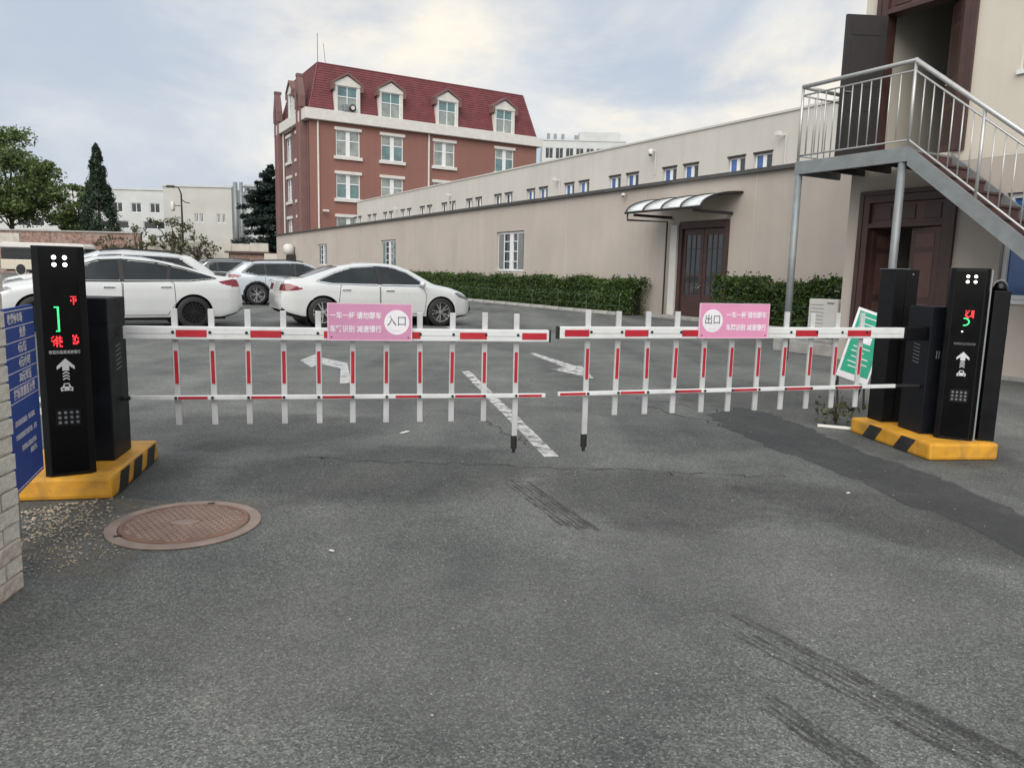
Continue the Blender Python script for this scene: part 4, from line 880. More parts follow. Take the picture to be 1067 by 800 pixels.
# local: face x=0 towards +x, running to -y
box('core', 'mortar', bp, -.36, -1.3, 0, -.007, -.010, 2.4)
br = [MB().box(-.11, -l, 0, 0, 0, .061).build('brick', 'paintbrick' if i else 'paintbrick2', None, bevel=.0035) for i, l in enumerate((.225, .225, .105))]
for o in br: COL.objects.unlink(o)
rnd = random.Random(3)
hb = MB().box(-.36, -.11, 0, -.245, 0, .060).build('brick', 'paintbrick', None, bevel=.0035); COL.objects.unlink(hb)
for r_ in range(34):
    z = .006+r_*.0695; y = 0 if r_ % 2 else 0
    first = True
    while y > -1.25:
        k = 2 if (first and r_ % 2) else (0 if rnd.random() < .28 else 1); l = (.225, .225, .105)[k]
        o = br[k].copy(); COL.objects.link(o); o.parent = bp
        o.location = (rnd.uniform(-.005, .003), y+(0 if not first else rnd.uniform(-.004, .006)), z+rnd.uniform(-.002, .002)); o.rotation_euler = (rnd.uniform(-.006, .006), rnd.uniform(-.01, .01), rnd.uniform(-.015, .015)); y -= l+.011; first = False
    o = hb.copy(); COL.objects.link(o); o.parent = bp; o.location = (0, rnd.uniform(-.004, .004), z)
    o = hb.copy(); COL.objects.link(o); o.parent = bp; o.location = (.125, rnd.uniform(-.004, .004), z)
# ---------------------------------------------------------------- manhole cover
mh = thing('manhole_cover', 'round rusty manhole cover in the asphalt', 'manhole cover', (-1.64, 3.65, 0), R(14))
MB().lathe([(.365, .004), (.365, .009), (.358, .012), (.312, .012), (.308, .006)], 64, cap=False).build('rim', 'ironrim', mh)
MB().lathe([(.304, .003), (.304, .010), (.300, .0105), (.001, .0105)], 64, cap=False).build('plate', 'iron', mh)
MB().lathe([(.2985, .0106), (.2985, .0135), (.286, .0135), (.286, .0106)], 64, cap=False).build('raised_ring', 'iron', mh)
b = MB(); st_ = .033
for i in range(-9, 10):
    for j in range(-9, 10):
        x, y = i*st_+(st_/2 if j % 2 else 0), j*st_
        if x*x+y*y < .27**2 and (x/.085)**2+(y/.045)**2 > 1: b.box(x-.0115, y-.0085, .0106, x+.0115, y+.0085, .0150)
tag(b.build('raised_studs', 'ironrim', mh), kind='stuff')
MB().lathe([(.07, .0106), (.07, .0145), (.066, .0155), (.001, .0155)], 28, cap=False).build('centre_plaque', 'ironrim', mh, T=Matrix.Diagonal((1, .55, 1, 1)))
for a in (R(75), R(-150)): box('lift_notch', 'rubber', mh, .318*math.cos(a)-.018, .318*math.sin(a)-.012, .0122, .318*math.cos(a)+.018, .318*math.sin(a)+.012, .0128)
# loose grit on the near asphalt
b = MB(); rnd = random.Random(9)
for k in range(420):
    x, y = rnd.uniform(-2.2, 3.2), rnd.uniform(1.4, 7.5); r_ = rnd.uniform(.0018, .0055)
    vs = [(x+r_*a*rnd.uniform(.7, 1.3), y+r_*c*rnd.uniform(.7, 1.3), .004+r_*.6*(1+d)) for a, c, d in ((1, 0, 0), (0, 1, 0), (-1, 0, 0), (0, -1, 0), (0, 0, 1), (0, 0, -1))]
    b.add(vs, [(0, 1, 4), (1, 2, 4), (2, 3, 4), (3, 0, 4), (1, 0, 5), (2, 1, 5), (3, 2, 5), (0, 3, 5)])
M['grit'] = mat('grit', (.30, .29, .27), .9, var=.6, scale=40)
tag(b.build('grit', 'grit', fix=False), 'tiny loose stones scattered over the near asphalt', 'grit', kind='stuff')
# gravel by the brick pier
b = MB(); rnd = random.Random(5)
for k in range(900):
    u, v = rnd.random(), rnd.gauss(0, .22); p = Vector((-2.45, 3.86, 0)).lerp(Vector((-1.86, 3.10, 0)), u**1.2); x, y = p.x+v*.42+rnd.gauss(0, .03), p.y+v*.42
    r_ = rnd.uniform(.003, .009)*(1.3-u*.5); 
    vs = [(x+r_*a*rnd.uniform(.7, 1.3), y+r_*c*rnd.uniform(.7, 1.3), max(.001, r_*.7*(1+d)*rnd.uniform(.8, 1.2))) for a, c, d in ((1, 0, 0), (0, 1, 0), (-1, 0, 0), (0, -1, 0), (0, 0, 1), (0, 0, -1))]
    b.add(vs, [(0, 1, 4), (1, 2, 4), (2, 3, 4), (3, 0, 4), (1, 0, 5), (2, 1, 5), (3, 2, 5), (0, 3, 5)])
M['gravel'] = mat('gravel_mix', (.34, .29, .22), .9, var=.55, scale=60)
tag(b.build('gravel', 'gravel', fix=False), 'loose tan gravel between brick wall and yellow island', 'gravel', kind='stuff')
M['sand'] = worn('sandy_dust', (.25, .215, .17), .53, 6, .18, .95, amax=.55)
sheet('dust_patch', ragged([(-2.55, 3.95), (-2.2, 4.0), (-1.9, 3.85), (-1.75, 3.3), (-1.65, 2.95), (-1.9, 2.9), (-2.3, 3.3)], .03, 5), 'sand', .003, 'sandy dust beside the brick wall')
sheet('dust_patch', ragged([(-2.25, 4.02), (-1.9, 4.02), (-1.45, 4.05), (-1.25, 3.95), (-1.7, 3.98), (-2.05, 3.9)], .02, 8), 'sand', .0032, 'dusty edge beside the manhole cover')
for (x, y, lab) in ((-.86, 5.95, 'small white paper scrap below the left boom'), (-.82, 3.33, 'tiny white scrap right of the manhole cover'), (2.1, 4.5, 'pale chip on the dark sealed band')):
    o = tag(MB().box(-.05, -.016, .004, .05, .016, .008).build('paper_scrap', 'printwhite', bevel=.002), lab, 'scrap'); o.location = (x, y, 0); o.rotation_euler = (0, 0, rnd.uniform(0, 3)); o.scale = (1, 1, 1) if y > 5 else (.25, .4, 1)
# ---------------------------------------------------------------- hedges and trees
def hedge(s0, s1, n0, n1, h, label, n):
    t = thing('hedge', label, 'hedge', wf(s1, n0), AW); ln = s1-s0; dp = n1-n0
    p = np.random.rand(n, 3)*[ln, dp, 1]
    top = h*(1+.07*np.sin(p[:, 0]*2.1)+.06*np.sin(p[:, 0]*5.3+1)+.05*np.sin(p[:, 0]*11.7)); 
    k = np.random.rand(n); face = np.random.rand(n)
    p[:, 2] = np.where(face < .42, top*(1-np.abs(np.random.normal(0, .07, n))), .05+p[:, 2]*top*.97)
    p[:, 1] = np.where((face >= .42) & (face < .88), np.abs(np.random.normal(0, .07, n)), p[:, 1])
    p[:, 1] += .05*np.sin(p[:, 0]*3.3)+.03*np.sin(p[:, 2]*9)
    en = np.random.rand(n) < .03; p[en, 0] = np.where(np.random.rand(en.sum()) < .5, 0, ln)+np.random.normal(0, .06, en.sum())
    sp = np.random.rand(n) < .02; p[sp, 2] = top[sp]+np.random.rand(sp.sum())*.13
    leaves('foliage', p, .045, 'leafhedge', t, 0)
    box('core', 'leafcore', t, .3, .2, .0, ln-.3, dp-.1, h*.84); return t
hedge(19.6, 38.5, 15.92, 16.75, 1.12, 'clipped dark green hedge under the long wall left of the wall door', 42000)
hedge(9.3, 15.7, 15.75, 16.75, 1.22, 'clipped dark green hedge right of the wall door', 18000)
hedge(38.8, 47, 16.1, 16.75, 1.0, 'far low hedge behind the right sedan', 9000)
kb = thing('kerb', 'pale kerb stones along the hedges', 'kerb', wf(47, 15.62), AW); kb['kind'] = 'structure'; del kb['category']
ks = MB().box(0, 0, .0, .985, .12, .11).build('kerb_stone', 'kerb', kb, bevel=.012)
for k in range(1, 27): inst(ks, kb, loc=(k*1.0, random.uniform(-.006, .006), random.uniform(-.006, .004)))
for k in range(31, 38): inst(ks, kb, loc=(k*1.0, random.uniform(-.006, .006), random.uniform(-.006, .004)))
so_ = MB(); so_.box(0, .125, .0, 27, 1.27, .06); so_.build('planting_soil', 'soil', kb)
wr = thing('wire_fence', 'low thin green wire fence in front of the left hedge', 'fence', wf(38.5, 15.82), AW)
M['greenwire'] = mat('green_wire', (.05, .12, .07), .6)
for z in (.30, .62): MB().tube([(x_, .02*math.sin(x_), z+.02*math.sin(x_*1.7)) for x_ in np.arange(0, 19, .5)], .005, 5).build('wire', 'greenwire', wr)
for k in range(11): MB().tube([(k*1.85, 0, 0), (k*1.85+random.uniform(-.04, .04), 0, .68)], .010, 5).build('stake', 'greenwire', wr)
wr2 = thing('wire_fence', 'low thin green wire fence in front of the right hedge', 'fence', wf(15.5, 15.66), AW)
for z in (.32, .66): MB().tube([(x_, .02*math.sin(x_), z+.015*math.sin(x_*1.7)) for x_ in np.arange(0, 6.2, .5)], .005, 5).build('wire', 'greenwire', wr2)
for k in range(4): MB().tube([(k*1.95, 0, 0), (k*1.95, 0, .7)], .010, 5).build('stake', 'greenwire', wr2)

def limb(b, p, q, r0, r1, wob=.1, n=5):
    p, q = Vector(p), Vector(q); pts = [p.lerp(q, i/n)+Vector((random.gauss(0, wob), random.gauss(0, wob), 0))*(0 if i in (0, n) else 1) for i in range(n+1)]
    b.tube(pts, [r0+(r1-r0)*i/n for i in range(n+1)], 7)
def broadtree(loc, h, rx, zc, rz, label, nclump, nleaf, size, m='leaf'):
    t = thing('broadleaf_tree', label, 'tree', loc, 0); b = MB(); limb(b, (0, 0, 0), (.3, 0, zc), .32, .16, .12)
    pts = []; 
    for k in range(nclump):
        d = Vector((random.gauss(0, 1), random.gauss(0, 1), random.gauss(0, 1))).normalized(); r_ = random.uniform(.35, 1)**.6
        c = Vector((d.x*rx*r_, d.y*rx*r_, zc+d.z*rz*r_)); 
        if k % 2 == 0: limb(b, (.1, 0, zc*random.uniform(.45, 1)), c, .10, .02, .15)
        cr = random.uniform(.6, 1.4)*rx*.21
        q = np.random.normal(size=(nleaf, 3)); q /= np.linalg.norm(q, axis=1)[:, None]; q *= (np.random.rand(nleaf, 1)**.45)*cr*[1.15, 1.15, .8]
        pts.append(q+np.array(c))
    b.build('trunk', 'bark', t, True); leaves('crown', np.concatenate(pts), size, m, t); return t
broadtree((-65, 98, 0), 18, 6.6, 11.2, 6.3, 'big leafy green tree at the left edge behind the brick wall', 95, 230, .21)
broadtree((-72, 92, 0), 14, 4.5, 8.0, 4.3, 'lower leafy tree at the far left edge', 40, 200, .21)
broadtree((-58.5, 101, 0), 12, 3.6, 8.2, 3.4, 'smaller leafy tree between big tree and conifer', 34, 190, .20)
def conifer(loc, h, r, label):
    t = thing('conifer', label, 'tree', loc, 0); MB().tube([(0, 0, 0), (0, 0, h*.95)], [.3, .04], 8).build('trunk', 'bark', t, True)
    pts = []
    for k in range(330):
        u = random.random()**1.15; z = 1.2+(h-1.2)*u; rr = r*(1-u)**.95*(.72+.28*random.random())+.12
        a = random.uniform(0, 2*PI); c = np.array([rr*math.cos(a)*.8, rr*math.sin(a)*.8, z])
        q = np.random.normal(size=(95, 3))*[.36, .36, .5]*(.22+.85*(1-u)); pts.append(q+c)
    leaves('crown', np.concatenate(pts), .17, 'leafcon', t, aspect=.45); return t
conifer((-52.9, 97, 0), 16.0, 3.6, 'dark green pointed conifer left of the white buildings')
def cedar(loc, h, r, label):
    t = thing('cedar', label, 'tree', loc, 0); b = MB(); b.tube([(0, 0, 0), (0, 0, h)], [.35, .05], 8); pts = []
    for k in range(20):
        u = k/19; zk = 2.0+(h-2.2)*u; rr = r*(1-u)**.8+.35
        for j in range(6):
            z = zk+random.gauss(0, .4)*(1-.6*u); a = random.uniform(0, 2*PI); L_ = rr*random.uniform(.5, 1.1); n_ = int(420*(L_/r)+90); uu = np.random.rand(n_)**.7
            x = uu*L_; wd_ = .28*L_*np.sin(np.clip(uu, .03, 1)*PI*.92)+.1
            y = np.random.uniform(-1, 1, n_)*wd_; zz = z+.10*x-.028*x*x+np.random.normal(0, .15, n_)
            pts.append(np.stack([x*math.cos(a)-y*math.sin(a), x*math.sin(a)+y*math.cos(a), zz], 1)); b.tube([(0, 0, z-.1), (L_*.8*math.cos(a), L_*.8*math.sin(a), z+.05*L_)], [.08, .02], 5)
    b.build('trunk', 'bark', t, True); leaves('crown', np.concatenate(pts), .24, 'leafced', t, flat=.55, aspect=.4); return t
cedar((-30.4, 95, 0), 13.6, 6.8, 'dark layered cedar beside the red building')
broadtree((-36.5, 80.5, 0), 7, 2.6, 4.6, 1.9, 'sparse small tree in front of the pale boundary wall', 22, 34, .16, 'leafdry')
broadtree((-40.3, 81, 0), 6, 1.9, 4.2, 1.5, 'thin bare shrub left of the street lamp', 12, 22, .15, 'leafdry')
broadtree((-33.2, 79, 0), 5, 2.2, 3.0, 1.5, 'low sparse shrub in front of the brown shed', 18, 40, .15, 'leafdry')
broadtree((-43.5, 82, 0), 5, 2.0, 3.0, 1.3, 'low shrub at the right end of the brick wall', 14, 40, .15, 'leafdry')
lp = thing('street_lamp', 'dark street lamp post with a curved arm above the sparse tree', 'lamp', (-37.6, 86, 0), 0)
MB().tube([(0, 0, 0), (0, 0, 9.2), (-.3, 0, 9.9), (-.9, 0, 10.0)], [.13, .09, .08, .06], 8).build('post', 'darksteel', lp, True); MB().tube([(0, 0, 8.6), (.4, 0, 8.3), (.9, 0, 8.2)], .06, 6).build('arm', 'darksteel', lp); box('lamp_head', 'darksteel', lp, -1.6, -.2, 9.85, -.8, .2, 10.1, .05); MB().lathe([(.15, 7.3), (.24, 7.5), (.24, 8.2), (.1, 8.4)], 10, (-1.0, 0, 0)).build('loudspeaker', 'white', lp, True); MB().tube([(-1.0, 0, 7.9), (0, 0, 7.9)], .05, 6).build('arm', 'darksteel', lp)
wd2 = thing('weed', 'dry weed tuft at the back corner of the right island', 'plant', (2.98, 6.75, 0), 0)
q = np.random.normal(size=(90, 3))*[.10, .06, .06]+[0, 0, .13]; q[:, 2] = np.abs(q[:, 2]); leaves('foliage', q, .03, 'leafdry', wd2)
b = MB()
for k in range(14): a = random.uniform(0, 6.3); b.tube([(0, 0, 0), (.16*math.cos(a)*random.random(), .1*math.sin(a), random.uniform(.1, .3))], .003, 4)
b.build('stems', 'bark', wd2)

# ---------------------------------------------------------------- cars
def curve(pts, smooth=.05):
    xs = np.array([p[0] for p in pts], float); zs = np.array([p[1] for p in pts], float)
    g = np.arange(xs[0]-1, xs[-1]+1, .005); v = np.interp(g, xs, zs); k = max(1, int(smooth/.005)); ker = np.ones(2*k+1)/(2*k+1)
    for _ in range(2): v = np.convolve(np.pad(v, k, 'edge'), ker, 'valid')
    return lambda x: np.interp(x, g, v)
def inpoly(x, z, P):
    x = np.asarray(x); r = np.zeros(x.shape, bool); n = len(P)
    for i in range(n):
        (x0, z0), (x1, z1) = P[i], P[(i+1) % n]
        if z0 == z1: continue
        c = ((z0 > z) != (z1 > z)) & (x < (x1-x0)*(z-z0)/(z1-z0)+x0); r ^= c
    return r
def spline(P, n=6, closed=True):
    out = []; m = len(P)
    for i in range(m if closed else m-1):
        p0, p1, p2, p3 = (np.array(P[(i+k) % m] if closed else P[min(max(i+k, 0), m-1)], float) for k in (-1, 0, 1, 2))
        for t in np.linspace(0, 1, n, endpoint=False): out.append(tuple(.5*((2*p1)+(p2-p0)*t+(2*p0-5*p1+4*p2-p3)*t*t+(3*p1-p0-3*p2+p3)*t**3)))
    if not closed: out.append(tuple(P[-1]))
    return out
def car(spec, label, loc, rotz, near):
    """x forward, y left, z up; body surface is lofted from the profile curves, then split into panels"""
    L_ = spec['L']; x0, x1 = spec.get('X0', -L_/2), L_/2; Wm = spec['W']/2
    top = curve(spec['top'], .05); belt = curve(spec['belt'], .12); bot = curve([(x0, .40), (x0+.10, .30), (x0+.45, .20), (x1-.5, .19), (x1-.12, .22), (x1, .36)], .04)
    plan = curve([(x0, Wm*.80), (x0+.06, Wm*.89), (x0+.25, Wm*.955), (x0+.9, Wm), (x1-1.2, Wm), (x1-.5, Wm*.955), (x1-.2, Wm*.87), (x1-.06, Wm*.76), (x1, Wm*.66)], .05)
    rw = curve(spec['roofw'], .15)
    gd = np.arange(x0, x1+1e-6, .0005); al = np.concatenate([[0], np.cumsum(np.sqrt(np.diff(gd)**2+np.diff(top(gd))**2+.6*np.diff(plan(gd))**2))])
    xs = np.interp(np.linspace(0, al[-1], int(al[-1]/.02)), al, gd)
    segs = [2, 5, 8, 8, 3, 2, 16, 4, 8]
    rows = []
    for x in xs:
        W, zb, zt = plan(x), bot(x), top(x); zs = min(belt(x), zt-.035); zs = max(zs, zb+.08); zt = max(zt, zs+.02); wr_ = min(rw(x), W*.93)
        h = zs-zb
        P = [(W*.80, zb), (W*.95, zb+.015), (W*.982, zb+h*.22), (W*1.0, zb+h*.55), (W*.992, zs-h*.16), (W*.962, zs-.005), (W*.935, zs+.012*min(1, (zt-zs)/.1)), (wr_, zs+.012+(zt-zs)*.86), (wr_*.86, zt-(zt-zs)*.04-.004), (0, zt)]
        out = []
        for i, n in enumerate(segs):
            for k in range(n): out.append((P[i][0]+(P[i+1][0]-P[i][0])*k/n, P[i][1]+(P[i+1][1]-P[i][1])*k/n))
        out.append(P[-1]); o = np.array(out)
        for _ in range(3): o[1:-1] = .25*o[:-2]+.5*o[1:-1]+.25*o[2:]
        rows.append(o)
    S = np.array(rows)                                  # station, ring, (y,z)
    ns, nr = S.shape[:2]; jb = sum(segs[:6]); jr = sum(segs[:7])
    X = np.repeat(xs[:, None], nr, 1).copy(); Yv = S[:, :, 0].copy(); Z = S[:, :, 1].copy()
    wr0 = spec['wr']; ar = wr0+.045; wx = spec['wheels']
    for cx in wx:                                       # snap grid to the wheel arch circle
        dx_, dz = X-cx, Z-wr0; d = np.hypot(dx_, dz)+1e-9; msk = (np.abs(d-ar) < .016) & (Yv > Wm*.6) & (Z < wr0+ar+.1); X = np.where(msk, cx+dx_*ar/d, X); Z = np.where(msk, wr0+dz*ar/d, Z)
    def snap(P):
        for i in range(len(P)):
            a_, b_ = np.array(P[i], float), np.array(P[(i+1) % len(P)], float); ab = b_-a_; u = np.clip(((X-a_[0])*ab[0]+(Z-a_[1])*ab[1])/(ab@ab), 0, 1)
            qx, qz = a_[0]+u*ab[0], a_[1]+u*ab[1]; m_ = (np.hypot(X-qx, Z-qz) < .0125) & (~done) & (Yv > Wm*.3) & lat
            X[m_] = qx[m_]; Z[m_] = qz[m_]; done[m_] = True
    done = np.zeros(X.shape, bool); JJ = np.repeat(np.arange(nr)[None], ns, 0); lat = (JJ >= jb-3) & (JJ <= jr+1)
    for P in spec['windows']+(spec.get('pillar') or []): snap(P)
    lat = JJ < nr
    for P in spec['head']+spec['tail']: snap(P)
    def surf(x, z):
        i = np.clip(np.searchsorted(xs, x), 1, ns-1); o = S[i-1]+(S[i]-S[i-1])*((x-xs[i-1])/(xs[i]-xs[i-1]))
        return float(np.interp(z, o[2:jr+2, 1], o[2:jr+2, 0]))
    t = thing('car', label, 'car', loc, rotz); paint = spec['paint']
    fx = (X[:-1, :-1]+X[1:, :-1]+X[1:, 1:]+X[:-1, 1:])/4; fz = (Z[:-1, :-1]+Z[1:, :-1]+Z[1:, 1:]+Z[:-1, 1:])/4; fy = (Yv[:-1, :-1]+Yv[1:, :-1]+Yv[1:, 1:]+Yv[:-1, 1:])/4
    jj = np.repeat(np.arange(nr-1)[None], ns-1, 0)
    reg = np.full(fx.shape, 'body', object)
    for k, P in enumerate(spec['doors']): reg[inpoly(fx, fz, P) & (jj < jb+2)] = 'door%d' % k
    for k, P in enumerate(spec['windows']): reg[inpoly(fx, fz, P) & (jj >= jb-2) & (jj <= jr)] = 'glass'
    pil = spec.get('pillar')
    if pil:
        for P in pil: reg[inpoly(fx, fz, P) & (jj >= jb-2) & (jj <= jr)] = 'trim'
    (a0, a1), (b0, b1) = spec['screen'], spec['rear']
    edge = np.where(jj > jr, True, False)
    reg[edge & (fx > a0) & (fx < a1) & (fy < rw(fx)-.03)] = 'windscreen'
    reg[edge & (fx > b0) & (fx < b1) & (fy < rw(fx)-.03)] = 'rear_window'
    for P in spec['head']: reg[inpoly(fx, fz, P) & (fy > Wm*spec.get('headin', .40))] = 'headlamp'
    for P in spec['tail']: reg[inpoly(fx, fz, P) & (fy > Wm*spec.get('tailin', .45))] = 'tail'
    for P in spec.get('black', []): reg[inpoly(fx, fz, P)] = 'trim'
    reg[(fz < bot(fx)+spec.get('sillh', .05)) & (jj < 8)] = 'trim'
    for cx in wx: reg[(np.hypot(fx-cx, fz-wr0) < ar) & (fy > Wm*.55) & (jj < jb)] = ''
    if spec.get('cladding'):
        for cx in wx: reg[(np.hypot(fx-cx, fz-wr0) < ar+.06) & (np.hypot(fx-cx, fz-wr0) >= ar) & (fy > Wm*.6) & (jj < jb)] = 'trim'
    V = np.stack([X, Yv, Z], 2).reshape(-1, 3)
    I = np.arange(ns*nr).reshape(ns, nr); Q = np.stack([I[:-1, :-1], I[1:, :-1], I[1:, 1:], I[:-1, 1:]], 2)
    def patch(name, keys, m, sides=(1, -1), off=0.0, parent=t, caps=False):
        msk = np.isin(reg, keys); q = Q[msk]
        if len(q) == 0: return None
        vs = []; fs = []
        for sd_ in sides:
            u, inv = np.unique(q, return_inverse=True); inv = inv.reshape(q.shape); v = V[u].copy(); v[:, 1] *= sd_
            if off: v[:, 1] -= sd_*off
            f = inv+len(vs); vs += [tuple(a) for a in v]; fs += [tuple(a) for a in (f if sd_ < 0 else f[:, ::-1])]
        b = MB(); b.v = vs; b.f = fs
        if caps:
            for i, rev in ((0, False), (ns-1, True)):
                ring = [tuple(V[I[i, j]]) for j in range(nr)]+[(V[I[i, j]][0], -V[I[i, j]][1], V[I[i, j]][2]) for j in range(nr-2, -1, -1)]
                o = len(b.v); b.v += ring; b.f.append(tuple(range(o, o+len(ring))[::(-1 if rev else 1)]))
        ob = b.build(name, m, parent, smooth=True, fix=False)
        bm = bmesh.new(); bm.from_mesh(ob.data); bmesh.ops.remove_doubles(bm, verts=bm.verts, dist=1e-5); bmesh.ops.recalc_face_normals(bm, faces=bm.faces)
        bm.to_mesh(ob.data); bm.free(); ob.data.polygons.foreach_set('use_smooth', [True]*len(ob.data.polygons)); return ob
    body = patch('body', ['body'], paint, caps=True)
    doors = []
    for k in range(len(spec['doors'])):
        for sd_ in (1, -1): doors.append((k, sd_, patch('door', ['door%d' % k], paint, (sd_,))))
    for sd_ in (1, -1):
        patch('side_glass', ['glass'], 'carglass', (sd_,), .008); patch('headlight', ['headlamp'], 'headlamp', (sd_,)); patch('tail_light', ['tail'], 'tail', (sd_,))
    patch('windscreen', ['windscreen'], 'carglass'); patch('rear_window', ['rear_window'], 'carglass'); patch('trim', ['trim'], 'blackplastic')
    # ribbons that follow the surface: seams, window trim
    def ribbon(b, pts, wd_, out, sd_, closed=False):
        pts = [np.array(p, float) for p in pts]; n = len(pts); ra = []; rb_ = []
        for i in range(n):
            d = (pts[(i+1) % n] if closed or i < n-1 else pts[i])-(pts[i-1] if closed or i > 0 else pts[i]); d /= np.linalg.norm(d)+1e-9; nn = np.array([-d[1], d[0]])*wd_/2
            for s_, lst in ((1, ra), (-1, rb_)):
                p = pts[i]+s_*nn; lst.append((p[0], sd_*(surf(p[0], p[1])+out), p[1]))
        for i in range(n if closed else n-1): b.quad(ra[i], rb_[i], rb_[(i+1) % n], ra[(i+1) % n])
    for k, sd_, d_ in doors:
        b = MB(); ribbon(b, spline_lin(spec['doors'][k]), .012, .0018, sd_, True); b.build('door_seam', 'blackplastic', d_, fix=False)
        hx, hz = spec['handles'][k]; y = sd_*surf(hx, hz)
        MB().box(hx-.10, y-.014, hz-.014, hx+.10, y+.026*1 if sd_ > 0 else y+.014, hz+.014).build('handle', 'chrome' if spec.get('chromeh', 1) else paint, d_, bevel=.008) if sd_ > 0 else MB().box(hx-.10, y-.026, hz-.014, hx+.10, y+.014, hz+.014).build('handle', 'chrome' if spec.get('chromeh', 1) else paint, d_, bevel=.008)
    for sd_ in (1, -1):
        b = MB(); ribbon(b, spline_lin(spec['winline']), .022, .004, sd_, True); b.build('window_trim', spec.get('trimmat', 'chrome'), t, True, fix=False)
        for crease in spec.get('creases', []):
            b = MB(); ribbon(b, spline_lin(crease, False), .010, .001, sd_); b.build('crease', paint, t, fix=False)
        mx_, mz = spec['mirror']; y = sd_*(surf(mx_, mz)+.02)
        mr = MB().lathe([(.02, -.085), (.075, -.07), (.09, -.01), (.085, .05), (.03, .075)], 12, (0, 0, 0), 'y').build('mirror', paint, t, True, T=Matrix.Translation((mx_, y+sd_*.09, mz+.04)) @ Matrix.Diagonal((.75, 1.05, .75, 1)))
        MB().box(mx_-.03, min(y-.03, y+.03*sd_), mz-.03, mx_+.03, max(y, y+.06*sd_), mz+.0).build('mirror_arm', 'blackplastic', mr)
    if spec.get('rails'):
        for sd_ in (1, -1):
            rx_ = np.linspace(-1.5, .25, 14); MB().tube([(x_, sd_*(float(rw(x_))-.05), float(top(x_))-.012+(.03 if 0 < i_ < 13 else 0)) for i_, x_ in enumerate(rx_)], .018, 6).build('roof_rail', 'blackplastic', t, True)
    # underside, wheel wells, wheels
    MB().box(x0+.35, -Wm*.80, .19, x1-.35, Wm*.80, .26).build('underbody', 'blackplastic', t)
    for cx in wx: MB().lathe([(ar+.01, -Wm*.93), (ar+.01, Wm*.93)], 28, (cx, 0, wr0), 'y', False).build('wheel_well', 'blackplastic', t)
    for cx in wx: MB().box(cx-ar, -Wm*.5, .25, cx+ar, Wm*.5, wr0+ar-.05).build('axle_housing', 'blackplastic', t)
    tw = .10; ty = MB().lathe([(wr0*.70, -tw), (wr0*.95, -tw), (wr0, -tw*.75), (wr0, tw*.75), (wr0*.95, tw), (wr0*.70, tw)], 36, ax='y', cap=False).build('wheel', 'rubber', None, True)
    rr = wr0*.71; rm = MB(); rm.lathe([(rr, -.02), (rr, .088), (rr*.94, .088), (rr*.90, .02)], 36, ax='y', cap=False)
    nsp = spec.get('spokes', 10)
    for k in range(nsp):
        a = 2*PI*(k//2)/(nsp//2)+(.20 if k % 2 else -.20); a2 = 2*PI*(k//2)/(nsp//2)+(.10 if k % 2 else -.10); w_ = .021
        pi, po = np.array([math.cos(a2), math.sin(a2)])*rr*.16, np.array([math.cos(a), math.sin(a)])*rr*.95; d = (po-pi)/np.linalg.norm(po-pi); nn = np.array([-d[1], d[0]])*w_/2
        c = [pi-nn*1.3, pi+nn*1.3, po+nn, po-nn]; rm.add([(p[0], y, p[1]) for y in (.03, .078) for p in c], [(0, 1, 2, 3), (7, 6, 5, 4), (0, 4, 5, 1), (1, 5, 6, 2), (2, 6, 7, 3), (3, 7, 4, 0)])
    rm.lathe([(.001, .085), (rr*.2, .082), (rr*.22, .03)], 16, ax='y', cap=False)
    rim = rm.build('rim', spec.get('rimmat', 'rim'), ty); MB().lathe([(rr*.9, 0), (.001, .0)], 24, ax='y', cap=False).build('brake_disc', 'darksteel', ty).location = (0, .012, 0)
    COL.objects.unlink(ty); chs = list(ty.children)
    for c in chs: COL.objects.unlink(c)
    for cx in wx:
        for sd_ in (1, -1):
            o = ty.copy(); COL.objects.link(o); o.parent = t; o.location = (cx, sd_*(Wm-tw-.012), wr0); o.rotation_euler = (0, 0, 0 if sd_ > 0 else PI)
            for c in chs:
                c2 = c.copy(); COL.objects.link(c2); c2.parent = o
    return t, surf, spec
def spline_lin(P, closed=True):
    out = []; n = len(P)
    for i in range(n if closed else n-1):
        p, q = np.array(P[i], float), np.array(P[(i+1) % n], float); k = max(2, int(np.linalg.norm(q-p)/.04))
        for j in range(k): out.append(tuple(p+(q-p)*j/k))
    if not closed: out.append(tuple(P[-1]))
    return out
def place(spec, front, rear, side, label):
    """front/rear: ground contacts of the near-side wheels; side=+1 when the car's left side is the near one"""
    f, r_ = Vector(front), Vector(rear); d = (f-r_).normalized(); mid_ = (f+r_)/2; a = math.atan2(d.y, d.x); lf = Vector((-d.y, d.x))
    wm = sum(spec['wheels'])/2; c = mid_-lf*side*(spec['W']/2-.1)-d*wm
    return car(spec, label, (c.x, c.y, 0), a, side)
